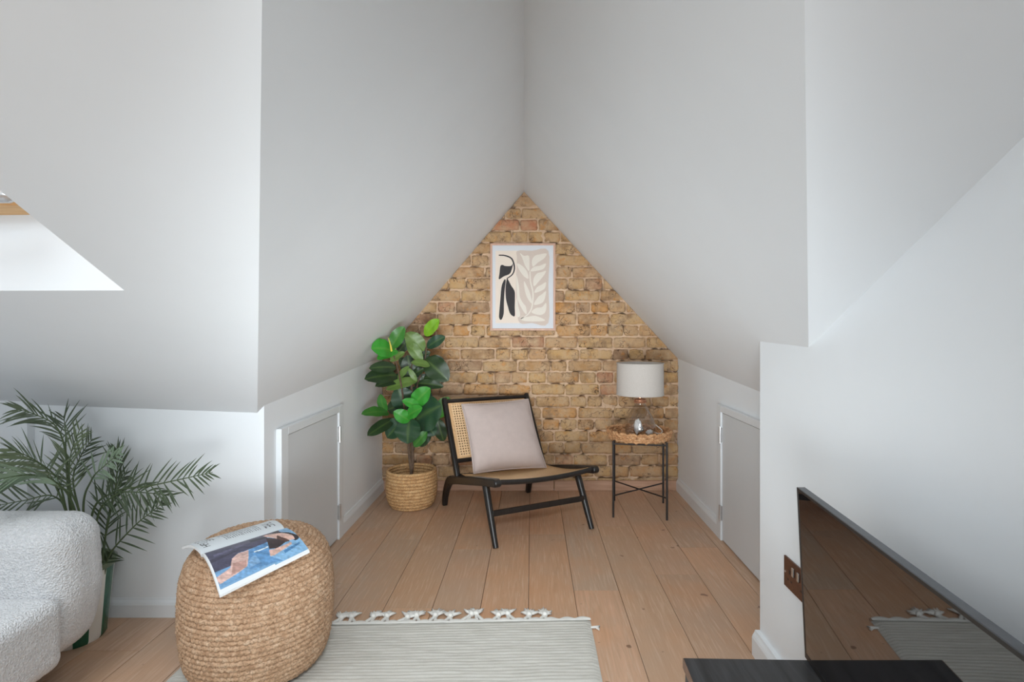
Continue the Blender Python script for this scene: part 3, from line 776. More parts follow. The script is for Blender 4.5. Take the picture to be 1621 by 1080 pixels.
def cane(name, f, nrm, su, sv, cell, k=.20):
    """f(a,b) on the unit square; six-way cane weave of real strips"""
    m2 = MB(); w_ = cell*k; na = int(su/cell); nb = int(sv/cell)
    for i in range(na+1):
        for d_ in (-.13, .13):
            a = (i+d_)/na
            if 0 <= a <= 1: ribbon(m2, [f(a, j/8) + nrm*.0008 for j in range(9)], nrm, w_)
    for i in range(nb+1):
        for d_ in (-.13, .13):
            b = (i+d_)/nb
            if 0 <= b <= 1: ribbon(m2, [f(j/8, b) - nrm*.0008 for j in range(9)], nrm, w_)
    for sg in (1, -1):
        for k in range(-nb, na+1):
            pts = []
            for j in range(nb*2+1):
                b = j/2; a = k + .5 + b
                if 0 <= a <= na: pts.append(f((a if sg == 1 else na-a)/na, b/nb))
            pts = pts[::2] if len(pts) > 8 else pts
            if len(pts) > 1: ribbon(m2, pts, nrm, w_*.9)
    o = mk(name, m2, cane_m, chair, recalc=False, auto=0); o['kind'] = 'stuff'; return o
nb_ = (ru.cross(backP(0, 1)-backP(0, 0))).normalized()
if nb_.dot(Vector((0, -1, 0))) < 0: nb_ = -nb_
cane('cane_back', lambda a, b: backP(-.245+.49*a, .24+.69*b), nb_, .49, .335, .0150)
cane('cane_seat', lambda a, b: CP(-.250+.50*a, -.01+.505*b, seatz(-.250+.50*a, -.01+.505*b)+.004), Vector((0, 0, 1)), .50, .505, .0115, .74)
mb = MB()
for u in (-.244, .244): ribbon(mb, [backP(u, .23+.71*i/8)+nb_*.002 for i in range(9)], nb_, .016)
for t in (.245, .925): ribbon(mb, [backP(-.25+.5*i/12, t)+nb_*.002 for i in range(13)], nb_, .014)
for u in (-.249, .249): ribbon(mb, [CP(u, -.01+.505*i/12, seatz(u, -.01+.505*i/12)+.006) for i in range(13)], Vector((0, 0, 1)), .014)
ribbon(mb, [CP(-.25+.5*i/12, -.006, seatz(-.25+.5*i/12, -.006)+.006) for i in range(13)], Vector((0, 0, 1)), .014)
mk('cane_binding', mb, cane_b, chair, recalc=False, auto=0)

# cushion leaning on the chair back
def cushion():
    bl, br, tl, tr = CP(-.228, .395, .250), CP(.205, .375, .236), CP(-.235, .560, .600), CP(.205, .600, .600)
    nrm = ((br-bl).cross(tl-bl)).normalized()
    if nrm.y > 0: nrm = -nrm
    def f(sg):
        def g(a, b):
            x, y = 2*a-1, 2*b-1
            pin = .05*(1-abs(x)**2.0)*0
            ax = x*(1-.045*(1-y*y)); ay = y*(1-.045*(1-x*x))
            ua, vb = (ax+1)/2, (ay+1)/2
            p = bl*(1-ua)*(1-vb)+br*ua*(1-vb)+tl*(1-ua)*vb+tr*ua*vb
            th = .058*((1-abs(x)**2.6)*(1-abs(y)**2.6))**.55
            wr = .004*nz((x*1.3, y*1.3, sg), 2.2)*(1-x*x)*(1-y*y) + .0035*math.sin(14*(x+y*.4))*math.exp(-((abs(x)-.95)/.25)**2)*(1-abs(x)**6)
            return p + nrm*(sg*(th+wr) + .02)
        return g
    m2 = MB(); m2.grid(f(1), 44, 44); m2.grid(f(-1), 44, 44)
    o = weld(mk('cushion', m2, pink_m, None, auto=0, recalc=False, loc=(bl+br)/2), 2e-4)
    tag(o, 'blush pink square cushion leaning on the cane chair back', 'cushion')
    rim = [f(1)(i/20, 0) for i in range(20)]+[f(1)(1, i/20) for i in range(20)]+[f(1)(1-i/20, 1) for i in range(20)]+[f(1)(0, 1-i/20) for i in range(21)]
    m3 = MB(); m3.tube(rim, .0035, 6); mk('piping', m3, pink_m, o, auto=0)
cushion()

# ------------------------------------------------------------------ fiddle-leaf fig in a rush basket
FC = Vector((-.702, 3.245, 0))
fig = empty('fiddle_leaf_fig', FC + Vector((0, 0, .02)), 'tall fiddle leaf fig with glossy leaves in the woven basket by the brick wall', 'plant')
bas = empty('basket', FC, 'round coiled rush basket planter holding the fig', 'basket')
bp = [(.118, .009), (.131, .027), (.138, .045), (.142, .063), (.1445, .081), (.146, .099), (.147, .117), (.147, .135), (.1465, .153), (.1455, .171), (.144, .189), (.143, .206)]
for i, (r_, z_) in enumerate(bp):
    mb = MB(); n = 130; m = 8; vs = []; fs = []
    for k in range(n):
        q = 2*math.pi*k/n
        for j in range(m):
            ph = 2*math.pi*j/m; rr = .0098*(1+.10*math.sin(q*46+i*2+ph*.8)) + .0008*nz((math.cos(q)*3, math.sin(q)*3, i), 3)
            vs.append((FC.x+(r_-.008+rr*math.cos(ph))*math.cos(q), FC.y+(r_-.008+rr*math.cos(ph))*math.sin(q), z_+.001+rr*math.sin(ph)))
    for k in range(n):
        for j in range(m): fs.append((k*m+j, ((k+1) % n)*m+j, ((k+1) % n)*m+(j+1) % m, k*m+(j+1) % m))
    mb.add(vs, fs); mk('coil', mb, basket_m, bas, auto=0, recalc=False)
mb = MB(); mb.lathe([(0, .004), (.110, .004)], FC, 40); mk('basket_bottom', mb, basket_m, bas)
mb = MB(); mb.lathe([(0, .022), (.07, .022), (.1, .03), (.1, .115), (.0, .122)], FC, 40); mk('soil', mb, soil_m, fig)
def FP(cx, cy, dd): return Pd(570+cx/3.176, 490+cy/3.176, FC.y+dd)
for pts in ([(262, 850, .0), (250, 760, .01), (245, 670, .0), (262, 560, .01), (262, 430, .02), (255, 300, .02), (300, 200, .02)],
            [(258, 850, .015), (266, 750, .005), (262, 660, .02), (290, 560, .03), (285, 400, .04), (320, 280, .03), (335, 190, .03)],
            [(255, 850, -.01), (262, 730, .02), (272, 660, .02), (230, 540, .03), (210, 400, -.06), (185, 280, -.18), (155, 200, -.25)]):
    sp = spline([FP(*p) for p in pts], 30)
    mb = MB(); mb.tube(sp, [.0085-.0055*i/30 for i in range(31)], 8); mk('stem', mb, bark_m, fig)
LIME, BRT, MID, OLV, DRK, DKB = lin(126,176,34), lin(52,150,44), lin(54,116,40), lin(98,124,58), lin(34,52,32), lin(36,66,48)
# base x,y, tip x,y (detail coordinates), width ratio, depth of base, depth of tip, colour, facing (up share), fold
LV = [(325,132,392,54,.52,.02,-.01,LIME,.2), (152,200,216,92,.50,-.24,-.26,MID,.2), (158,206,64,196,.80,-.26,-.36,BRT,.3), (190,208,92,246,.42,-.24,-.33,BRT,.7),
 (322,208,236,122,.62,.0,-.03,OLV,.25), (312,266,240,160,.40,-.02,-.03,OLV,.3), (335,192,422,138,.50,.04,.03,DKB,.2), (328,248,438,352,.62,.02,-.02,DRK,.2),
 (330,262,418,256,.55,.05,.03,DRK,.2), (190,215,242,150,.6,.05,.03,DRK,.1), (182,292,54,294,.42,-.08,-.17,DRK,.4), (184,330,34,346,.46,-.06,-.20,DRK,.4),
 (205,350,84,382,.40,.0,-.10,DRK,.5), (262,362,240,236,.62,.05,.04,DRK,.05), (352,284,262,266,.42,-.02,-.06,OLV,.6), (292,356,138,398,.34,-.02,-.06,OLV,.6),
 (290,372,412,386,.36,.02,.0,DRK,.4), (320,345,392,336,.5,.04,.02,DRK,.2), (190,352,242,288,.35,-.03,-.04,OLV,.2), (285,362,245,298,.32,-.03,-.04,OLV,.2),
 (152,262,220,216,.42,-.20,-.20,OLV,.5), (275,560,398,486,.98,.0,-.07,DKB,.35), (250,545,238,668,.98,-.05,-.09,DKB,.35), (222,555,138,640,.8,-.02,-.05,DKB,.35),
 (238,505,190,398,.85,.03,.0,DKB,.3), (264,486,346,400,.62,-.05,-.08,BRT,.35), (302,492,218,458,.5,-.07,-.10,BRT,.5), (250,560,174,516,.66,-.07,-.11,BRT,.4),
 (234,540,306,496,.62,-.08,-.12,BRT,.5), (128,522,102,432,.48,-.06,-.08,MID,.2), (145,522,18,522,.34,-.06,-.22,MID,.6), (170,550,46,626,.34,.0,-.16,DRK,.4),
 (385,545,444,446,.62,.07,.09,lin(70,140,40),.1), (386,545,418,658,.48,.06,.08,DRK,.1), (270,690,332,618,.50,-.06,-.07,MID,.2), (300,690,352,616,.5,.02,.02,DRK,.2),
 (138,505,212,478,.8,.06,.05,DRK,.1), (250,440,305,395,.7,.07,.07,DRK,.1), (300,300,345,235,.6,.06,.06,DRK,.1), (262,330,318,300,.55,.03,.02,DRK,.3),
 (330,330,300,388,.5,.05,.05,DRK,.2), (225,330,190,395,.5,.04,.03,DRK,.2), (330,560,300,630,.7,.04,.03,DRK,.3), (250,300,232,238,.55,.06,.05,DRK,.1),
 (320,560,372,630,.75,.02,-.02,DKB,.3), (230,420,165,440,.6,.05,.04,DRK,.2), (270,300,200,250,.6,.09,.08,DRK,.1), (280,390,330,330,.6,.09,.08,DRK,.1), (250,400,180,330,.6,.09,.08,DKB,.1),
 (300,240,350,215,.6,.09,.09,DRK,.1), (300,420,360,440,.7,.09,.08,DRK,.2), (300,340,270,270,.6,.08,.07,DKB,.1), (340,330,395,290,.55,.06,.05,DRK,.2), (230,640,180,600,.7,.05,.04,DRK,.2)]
rl = random.Random(3)
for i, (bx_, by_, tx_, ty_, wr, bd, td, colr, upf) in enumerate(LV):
    b0, t0 = FP(bx_, by_, bd), FP(tx_, ty_, td)
    t0 = t0 + (t0-b0)*.06; ax = t0-b0; L = ax.length; ax.normalize(); wr *= 1.08
    n0 = Vector((rl.uniform(-.25, .25), -1, upf*1.2)).normalized(); n0 = (n0 - ax*n0.dot(ax)).normalized(); sd = ax.cross(n0)
    wv = rl.uniform(0, 9); cv = rl.uniform(.02, .12)*L; fold = rl.uniform(.05, .22)
    NU, NV = 14, 10
    def lf(a, b):
        s = 2*b-1
        wid = wr*L*.5*(max(0, math.sin(math.pi*min(1, a**.80)))**.62)*(.80+.42*a) if 0 < a < 1 else 0
        z_ = cv*math.sin(math.pi*a)*.8 + fold*abs(s)*wid - .10*L*a*a*.4 + .0042*math.sin(a*15+wv+2*s)*abs(s)*wid/.05 + .0010*math.sin(a*40-abs(s)*7)*(1-abs(s))
        return b0 + ax*(a*L) + sd*(s*wid) + n0*z_
    mb = MB(); mb.grid(lf, NU, NV)
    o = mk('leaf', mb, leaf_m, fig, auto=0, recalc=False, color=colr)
    at = o.data.attributes.new('vein', 'FLOAT', 'POINT')
    at.data.foreach_set('value', [(.16 if j == NV//2 else 0.0)*(1 if colr in (DRK,) else 1) for ii in range(NU+1) for j in range(NV+1)])
mb = MB(); mb.tube(spline([FP(158, 210, -.27), FP(152, 175, -.28), FP(140, 138, -.29)], 6), [.006, .006, .005, .004, .003, .002, .001], 8); mk('bud', mb, bud_m, fig)

# ------------------------------------------------------------------ palm in a striped pot
QC = Vector((-1.529, 1.853, 0))
pot = empty('striped_pot', QC, 'green and white striped plant pot behind the sofa', 'plant pot')
mb = MB(); pr = [(0, .0), (.086, 0), (.092, .01), (.108, .20), (.112, .235)]
mb.lathe(pr, QC, 56, mif=lambda k: (k//4) % 2); mk('pot_body', mb, [pot_green, pot_white], pot)
mb = MB(); mb.lathe([(.112, .232), (.118, .236), (.119, .252), (.112, .256), (.104, .252), (.102, .20)], QC, 56); mk('pot_rim', mb, pot_rim, pot)
palm = empty('palm', QC + Vector((0, 0, .2)), 'green palm with long feathery fronds behind the white sofa', 'plant')
mb = MB(); mb.lathe([(0, .205), (.06, .20), (.1005, .195)], QC, 40); mk('soil', mb, soil_m, palm)
def PP(cx, cy, d): return Pd(cx/2.348, 620+cy/2.348, d)
rp = random.Random(8)
G1, G2, G3, G4 = lin(84,98,72), lin(104,120,96), lin(118,132,98), lin(146,166,140)
def frond(pts, ll, colr, n=26, ang=48, droop=.25, start=.28, wid=.0062, nrm=(0, -1, .25), lw=1.0):
    sp = spline([PP(*p) for p in pts], 60); nv_ = Vector(nrm).normalized(); n = max(7, int(n*.62)); ll *= 1.22; droop *= .7
    m2 = MB()
    for i in range(n):
        t = start + (1-start)*(i+.5)/n; k = min(59, int(t*60)); p = sp[k]; tg = (sp[k+1]-sp[max(0, k-1)]).normalized()
        env = (.55+.45*math.sin(math.pi*min(1, .12+.95*(i+.5)/n)))*(1-.28*(i/n)**3)
        for sg in (-1, 1):
            l = ll*env*rp.uniform(.82, 1.15); a = math.radians(ang*(1.1-.55*(i+.5)/n))*rp.uniform(.8, 1.2)
            sdv = tg.cross(nv_).normalized()*sg
            d0 = (tg*math.cos(a) + sdv*math.sin(a) + nv_*rp.uniform(-.15, .35)).normalized()
            q = [p]; dd = d0.copy(); NS = 6
            for j in range(NS):
                dd = (dd + Vector((0, 0, -droop*.26*rp.uniform(.5, 1.5)))).normalized(); q.append(q[-1] + dd*l/NS)
            ws = [.35, .8, 1.0, .95, .75, .45, .03]
            vs = []
            for j, pt in enumerate(q):
                tt = (q[min(j+1, NS)]-q[max(j-1, 0)]).normalized(); s_ = tt.cross(nv_)
                s_ = s_.normalized()*wid*ws[j]*lw/2 if s_.length > 1e-5 else Vector((wid*ws[j]/2, 0, 0))
                vs += [pt-s_ + nv_*.0014*ws[j], pt, pt+s_ + nv_*.0014*ws[j]]
            m2.add(vs, [f for j in range(NS) for f in ((3*j, 3*j+1, 3*j+4, 3*j+3), (3*j+1, 3*j+2, 3*j+5, 3*j+4))])
    for v in m2.v: v.y = min(v.y, YF-.006)
    o = mk('frond', m2, palm_m, palm, auto=0, recalc=False, color=colr)
    m3 = MB(); m3.tube(sp, [.0042-.0032*i/60 for i in range(61)], 6)
    for v in m3.v: v.y = min(v.y, YF-.004)
    mk('frond_rib', m3, stem_m, o, auto=0)
B_ = (350, 800, 1.853)
frond([B_, (275, 500, 1.83), (250, 260, 1.80), (212, 135, 1.76), (130, 85, 1.72), (60, 66, 1.70)], .085, G1, 20, 40, .5, .50)
frond([B_, (268, 480, 1.86), (246, 260, 1.86), (244, 150, 1.87), (236, 90, 1.88)], .085, G1, 9, 46, .15, .62)
frond([B_, (300, 480, 1.88), (272, 330, 1.89), (300, 240, 1.90), (345, 175, 1.90)], .095, G1, 20, 50, .1, .42)
frond([(340, 800, 1.84), (255, 480, 1.78), (215, 330, 1.72), (130, 255, 1.66), (30, 210, 1.60)], .11, G3, 24, 44, .25, .42)
frond([(340, 800, 1.84), (280, 450, 1.76), (205, 335, 1.68), (110, 310, 1.60), (-30, 330, 1.52)], .125, G4, 22, 40, .5, .45, .010)
frond([(335, 800, 1.84), (260, 480, 1.84), (200, 390, 1.80), (90, 405, 1.78), (-40, 430, 1.76)], .09, G1, 18, 55, -.1, .45)
frond([(345, 800, 1.84), (250, 460, 1.80), (170, 290, 1.78), (80, 250, 1.76), (-30, 270, 1.74)], .10, G2, 22, 50, .35, .40)
frond([B_, (340, 470, 1.86), (420, 375, 1.83), (560, 350, 1.78), (700, 320, 1.74), (790, 300, 1.72)], .100, G1, 34, 52, .15, .28)
frond([(362, 800, 1.853), (385, 690, 1.85), (412, 600, 1.84), (500, 500, 1.82), (560, 450, 1.80), (610, 410, 1.79)], .085, G1, 26, 50, .15, .30)
frond([B_, (310, 450, 1.84), (340, 330, 1.82), (390, 275, 1.80), (450, 225, 1.78)], .08, G4, 16, 40, .35, .5, .008)
frond([(358, 800, 1.86), (388, 560, 1.88), (425, 380, 1.89), (438, 270, 1.90), (435, 215, 1.91)], .075, G1, 20, 30, .1, .45)
frond([B_, (360, 480, 1.84), (430, 385, 1.82), (520, 375, 1.80), (650, 390, 1.78)], .085, G1, 26, 50, .55, .32)
frond([(362, 800, 1.86), (385, 600, 1.88), (400, 480, 1.89), (425, 380, 1.90), (470, 300, 1.90)], .09, G1, 24, 42, .35, .35)
frond([B_, (300, 470, 1.82), (262, 360, 1.80), (262, 240, 1.80), (300, 130, 1.80)], .085, G3, 20, 42, .2, .45)

# ------------------------------------------------------------------ tray table and lamp
TC = Vector((.611, 3.165, 0)); tr_r = .178
tab = empty('tray_table', TC, 'slim black metal side table with round wicker tray top', 'side table')
tq = math.radians(-9.5); lg = [(x*math.cos(tq)-y*math.sin(tq), x*math.sin(tq)+y*math.cos(tq)) for x, y in ((-.143, -.150), (.143, -.150), (.143, .150), (-.143, .150))]
for x, y in lg:
    mb = MB(); mb.tube([(TC.x+x, TC.y+y, 0), (TC.x+x, TC.y+y, .418)], .0058, 10); mk('leg', mb, metal_blk, tab)
for i in range(4):
    a, b = lg[i], lg[(i+1) % 4]; mb = MB(); mb.tube([(TC.x+a[0], TC.y+a[1], .402), (TC.x+b[0], TC.y+b[1], .402)], .0045, 8); mk('crossbar', mb, metal_blk, tab)
for a, b in ((lg[0], lg[2]), (lg[1], lg[3])):
    mb = MB(); mb.tube([(TC.x+a[0], TC.y+a[1], .118), (TC.x+b[0], TC.y+b[1], .118)], .0042, 8); mk('crossbar', mb, metal_blk, tab)
tray = mk('tray', (lambda m2: (m2.lathe([(0, .412), (.16, .412), (.17, .416), (.17, .420), (0, .420)], TC, 64), m2)[1])(MB()), grass_m, tab)
for i, (rr_, zz_, th) in enumerate(((.168, .418, .009), (.172, .430, .0085), (.174, .442, .0085), (.176, .453, .0095), (.150, .421, .004), (.120, .421, .004), (.09, .421, .004), (.06, .421, .004), (.03, .421, .004))):
    mb = MB(); n = max(40, int(rr_*1100)); m = 8; vs = []; fs = []; K = round(rr_*230)
    for k in range(n):
        q = 2*math.pi*k/n; woz = .003*math.sin(q*K*.5+i*math.pi)*(1 if i < 4 else .2)
        for j in range(m):
            ph = 2*math.pi*j/m; r_ = th*(1+.28*math.sin(q*K+ph*1.0+i*2.2))
            vs.append((TC.x+(rr_+r_*math.cos(ph))*math.cos(q), TC.y+(rr_+r_*math.cos(ph))*math.sin(q), zz_+woz+r_*math.sin(ph)))
    for k in range(n):
        for j in range(m): fs.append((k*m+j, ((k+1) % n)*m+j, ((k+1) % n)*m+(j+1) % m, k*m+(j+1) % m))
    mb.add(vs, fs); mk('wicker_coil', mb, grass_m, tray, auto=0, recalc=False)

LC = Vector((TC.x+.005, TC.y+.0, .4255))
lamp = empty('table_lamp', LC, 'table lamp with clear glass base and cream drum shade on the wicker tray', 'lamp')
mb = MB(); gp = spline([(0, 0, .002), (.05, 0, .001), (.078, 0, .008), (.088, 0, .035), (.083, 0, .075), (.066, 0, .115), (.045, 0, .15), (.032, 0, .172), (.030, 0, .19)], 40)
mb.lathe([(max(0, p.x), p.z) for p in gp], LC, 56); mk('glass_base', mb, vase_m, lamp, auto=0)
mb = MB(); gi = [(max(0, p.x-.005), p.z+.004) for p in gp[2:]]; mb.lathe(gi, LC, 48); mk('glass_lining', mb, vase_m, lamp, auto=0)
mb = MB(); mb.lathe([(0, .186), (.036, .186), (.037, .191), (.033, .195), (.034, .203), (.028, .208), (.012, .211), (.011, .25), (0, .25)], LC, 32); mk('collar', mb, copper_m, lamp)
mb = MB(); mb.tube([LC+Vector((0, 0, .245)), LC+Vector((0, 0, .30))], .017, 16); mb.lathe([(0, .38), (.016, .375), (.028, .35), (.028, .33), (.014, .30)], LC, 20); mk('bulb', mb, plain('frosted_bulb', (.8,.8,.78,1), .4), lamp)
shz0, shz1, shr = .230, .412, .133
mb = MB(); mb.lathe([(shr-.002, shz0), (shr, shz0), (shr-.002, shz1), (shr-.004, shz1), (shr-.002, shz0)], LC, 72); sh = mk('lamp_shade', mb, shade_m, lamp, auto=50)
for z_ in (shz0+.002, shz1-.002):
    mb = MB(); mb.tube([LC+Vector((shr*math.cos(q*math.pi/32), shr*math.sin(q*math.pi/32), z_)) for q in range(65)], .0022, 6); mk('shade_trim', mb, shade_m, sh, auto=0)
mb = MB()
for k in range(3): q = k*2*math.pi/3+.4; mb.tube([LC+Vector((.012*math.cos(q), .012*math.sin(q), .30)), LC+Vector((shr*.98*math.cos(q), shr*.98*math.sin(q), shz0+.03))], .0018, 6)
mk('shade_spider', mb, steel_m, sh)
def lump(c, s, seed, name, mat, parent):
    m2 = MB(); m2.lathe([(math.sin(math.pi*i/12), -math.cos(math.pi*i/12)) for i in range(13)], (0, 0, 0), 18)
    for v in m2.v:
        d = v.copy(); k = 1+.45*nz(d, 2.2, seed)+.2*nz(d, 5, seed); v.x, v.y, v.z = c[0]+d.x*s[0]*k, c[1]+d.y*s[1]*k, c[2]+d.z*s[2]*k
    return mk(name, m2, mat, parent, auto=0)
lump(LC+Vector((-.018, -.028, .055)), (.022, .016, .036), 1, 'white_lump', lump_m, lamp)  # small white lumps set inside the glass base
lump(LC+Vector((.048, -.03, .022)), (.020, .014, .013), 4, 'white_lump', lump_m, lamp)
lump(LC+Vector((.0, .03, .03)), (.025, .014, .018), 6, 'white_lump', lump_m, lamp)
mb = MB(); cs = spline([LC+Vector((.075, .03, .015)), LC+Vector((.105, -.02, .012)), LC+Vector((.13, .02, .022)), LC+Vector((.10, .06, .05))], 24); mb.tube(cs, .003, 8); mk('lamp_cord', mb, pot_white, lamp, auto=0)

# ------------------------------------------------------------------ framed print
fx0, fx1 = (776-VX)/FPX*YB*.99, (879-VX)/FPX*YB*.99
YP = YB - .0275
fz1, fz0 = EYE-(385-VY)*YP/FPX, EYE-(523.5-VY)*YP/FPX
fx0, fx1 = (776-VX)*YP/FPX, (879.3-VX)*YP/FPX
pic = empty('framed_print', ((fx0+fx1)/2, YB-.012, fz0), 'framed abstract print of black shape and pale leaves on brick wall', 'picture')
def A(cx, cy): return (fx0+(cx-103)/652*(fx1-fx0), fz1-(cy-95)/885*(fz1-fz0))
fw = .0135
def fbox(x0, x1, z0, z1, y0, y1): m2 = MB(); m2.box((x0, y0, z0), (x1, y1, z1)); return m2
for (a, b, c, d) in ((fx0, fx1, fz1-fw, fz1), (fx0, fx1, fz0, fz0+fw), (fx0, fx0+fw, fz0+fw, fz1-fw), (fx1-fw, fx1, fz0+fw, fz1-fw)):
    mk('frame_bar', fbox(a, b, c, d, YP, YB-.010), frame_m, pic, smooth=False, bevel=.0015)
mk('mount', fbox(fx0+fw*.5, fx1-fw*.5, fz0+fw*.5, fz1-fw*.5, YP+.006, YB-.010), mount_m, pic, smooth=False)
art = MB()
def inkpoly(pts, lvl, mi):
    p3 = [Vector((A(*p)[0], YP+.0058-.00025*lvl, A(*p)[1])) for p in pts]
    art.add(p3, [tuple(t) for t in tessellate_polygon([p3])], mi)
def smoothpoly(pts, n=4):
    m = len(pts); out = []
    for i in range(m):
        a, b, c, d = [Vector(pts[(i+k-1) % m]+(0,)) for k in range(4)]
        for k in range(n):
            f = k/n; q = .5*((2*b)+(c-a)*f+(2*a-5*b+4*c-d)*f*f+(3*b-a-3*c+d)*f**3); out.append((q.x, q.y))
    return out
def stroke(pts, wd, lvl, mi):
    sp = spline([Vector((x, y, 0)) for x, y in pts], 24); l, r = [], []
    for i, p in enumerate(sp):
        t = (sp[min(i+1, 24)]-sp[max(i-1, 0)]).normalized(); k = wd/2*(.55+.45*math.sin(math.pi*(.15+.8*i/24)))
        l.append((p.x-t.y*k, p.y+t.x*k)); r.append((p.x+t.y*k, p.y-t.x*k))
    inkpoly(l+r[::-1], lvl, mi)
inkpoly([(155,170),(685,170),(685,905),(155,905)], 0, 0)
inkpoly(smoothpoly([(370,250),(375,172),(520,171),(684,172),(684,520),(684,903),(520,904),(400,903),(372,780),(360,600),(362,420)]), 1, 1)
for lf_ in ([(400,195),(440,222),(490,225),(495,330),(490,378),(450,320),(425,250)], [(530,332),(520,270),(550,222),(600,207),(666,200),(640,250),(580,290)],
            [(505,378),(540,335),(600,322),(660,300),(640,350),(580,372)], [(370,300),(420,322),(470,380),(485,452),(440,430),(390,360)],
            [(540,532),(535,460),(570,402),(620,387),(660,375),(640,420),(590,480)], [(440,480),(470,530),(500,600),(522,705),(480,660),(450,580)],
            [(545,595),(570,542),(620,512),(660,490),(650,550),(600,582)], [(540,718),(580,642),(620,612),(660,580),(650,650),(620,700)],
            [(365,420),(390,530),(400,640),(430,700),(460,740),(465,815),(420,760),(372,640)], [(515,795),(560,752),(620,742),(662,700),(655,790),(600,822)],
            [(405,855),(480,840),(560,832),(652,876),(560,887),(440,882)], [(372,640),(380,720),(400,800),(395,840),(365,830),(358,740)]):
    inkpoly(smoothpoly(lf_), 2, 3)
stroke([(500,380),(505,480),(530,600),(520,740),(480,815),(410,860)], 14, 2, 3)
stroke([(188,216),(250,220),(310,245),(335,290),(345,350),(325,410),(268,455)], 15, 3, 2)
for bl_ in ([(205,325),(230,315),(250,325),(310,325),(332,300),(312,380),(290,410),(240,430),(190,460),(195,400)],
            [(246,462),(258,475),(246,580),(240,700),(238,800),(225,852),(208,872),(192,852),(192,800),(205,650),(215,540),(230,490)],
            [(270,452),(285,470),(310,520),(346,580),(350,650),(348,740),(350,822),(335,836),(300,805),(280,740),(260,660),(255,560),(262,490)]):
    inkpoly(smoothpoly(bl_), 3, 2)
mk('print', art, [print_bg, print_bg2, print_blk, print_leaf], pic, smooth=False, recalc=False)

# ------------------------------------------------------------------ media console, television, socket
CT = .318
con = empty('media_console', (.50, .75, 0), 'low black wood media console under the television', 'cabinet')
yaw = math.radians(1.6)
def CO(x, y, z): return Vector((.328+x*math.cos(yaw)+ (y)*math.sin(yaw), 1.203+y*math.cos(yaw)-x*math.sin(yaw), z))
def cbox(x0, x1, y0, y1, z0, z1):
    m2 = MB(); vs = [CO(x, y, z) for z in (z0, z1) for x, y in ((x0, y0), (x1, y0), (x1, y1), (x0, y1))]
    m2.add(vs, [(0,3,2,1),(4,5,6,7),(0,1,5,4),(1,2,6,5),(2,3,7,6),(3,0,4,7)]); return m2
LN = 1.25
mk('top_panel', cbox(0, .345, -LN, 0, CT-.022, CT), console_m, con, smooth=False, bevel=.001)
mk('bottom_panel', cbox(.004, .345, -LN, 0, .06, .082), console_m, con, smooth=False, bevel=.001)
mk('side_panel', cbox(.004, .345, -.02, 0, .0821, CT-.0221), console_m, con, smooth=False)
mk('side_panel', cbox(.004, .345, -LN, -LN+.02, .0821, CT-.0221), console_m, con, smooth=False)
mk('divider', cbox(.012, .335, -.63, -.61, .0821, CT-.0221), console_m, con, smooth=False)
mk('back_panel', cbox(.335, .345, -LN+.02, -.02, .0821, CT-.0221), console_m, con, smooth=False)
mk('edging', cbox(-.0016, .0002, -LN, 0, CT-.021, CT-.001), edge_m, con, smooth=False)
for y0 in (-.06, -LN+.03):
    for x0 in (.03, .28): mk('leg', cbox(x0, x0+.03, y0, y0+.03, 0, .06), console_m, con, smooth=False)

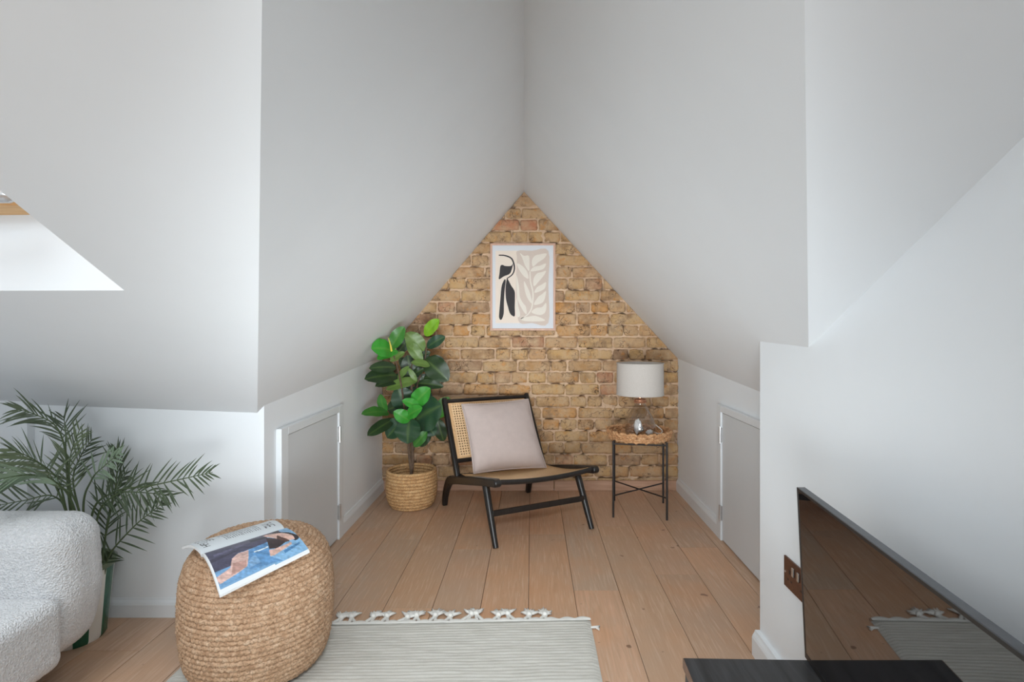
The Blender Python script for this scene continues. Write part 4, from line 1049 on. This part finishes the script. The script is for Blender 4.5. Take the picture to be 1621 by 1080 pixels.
tv = empty('television', (.60, .8, CT), 'black flat television reflecting the rug on the black console', 'television')
TD = 1.205; bf = Pd(1275, 1040, TD); tfp = Pd(1262, 771.5, TD)
tdir = Vector((.094, 1, 0)).normalized(); upv = (tfp - bf); TH = upv.length; upv.normalize()
nrmv = upv.cross(tdir).normalized()
if nrmv.x > 0: nrmv = -nrmv
TLn = .86
def TP(s, h, o): return bf - tdir*s + upv*h + nrmv*o
def tbox(s0, s1, h0, h1, o0, o1):
    m2 = MB(); vs = [TP(s, h, o) for o in (o0, o1) for s, h in ((s0, h0), (s1, h0), (s1, h1), (s0, h1))]
    m2.add(vs, [(0,3,2,1),(4,5,6,7),(0,1,5,4),(1,2,6,5),(2,3,7,6),(3,0,4,7)]); return m2
mk('tv_housing', tbox(0, TLn, 0, TH, -.016, -.0005), tvgrey, tv, smooth=False, bevel=.001)
mk('tv_housing_rear', tbox(.08, TLn-.08, .03, TH-.12, -.045, -.016), darkplastic, tv, smooth=False, bevel=.006)
mk('screen', tbox(.006, TLn-.006, .012, TH-.006, -.0005, .0006), screen_m, tv, smooth=False)
for (s0, s1, h0, h1) in ((0, .006, 0, TH), (TLn-.006, TLn, 0, TH), (.006, TLn-.006, TH-.006, TH), (.006, TLn-.006, 0, .012)):
    mk('bezel', tbox(s0, s1, h0, h1, -.0005, .0012), darkplastic, tv, smooth=False)
for s_ in (.16, TLn-.16):
    mb = MB(); c_ = TP(s_, 0, -.012)
    for dx in (-.06, .05): mb.tube([c_+Vector((0, 0, .03)), Vector((c_.x+dx*.5, c_.y, CT+.010)), Vector((c_.x+dx, c_.y, CT+.0045))], [.006, .005, .0045], 8)
    mk('foot', mb, darkplastic, tv)

soc = empty('wall_socket', (XN, 1.503, .306), 'bronze double wall socket on the white wall beside the television', 'socket')
def sbox(y0, y1, z0, z1, x0, x1): m2 = MB(); m2.box((XN-x1, y0, z0), (XN-x0, y1, z1)); return m2
mk('face_plate', sbox(1.430, 1.576, .306, .390, 0, .006), bronze_m, soc, smooth=False, bevel=.0015)
for yy in (1.518, 1.488):
    m_ = sbox(yy-.006, yy+.006, .352, .376, .006, .0098); mk('rocker_switch', m_, steel_m, soc, smooth=False, bevel=.0015)
for yy in (1.540, 1.466):
    for (a, b, c, d) in ((yy-.004, yy+.004, .350, .361), (yy-.013, yy-.006, .330, .335), (yy+.006, yy+.013, .330, .335)):
        mk('pin_slot', sbox(a, b, c, d, .0058, .0064), darkplastic, soc, smooth=False)
for yy in (1.566, 1.440):
    mb = MB(); mb.tube([(XN-.0055, yy, .348), (XN-.0072, yy, .348)], .003, 10); mk('screw', mb, steel_m, soc)
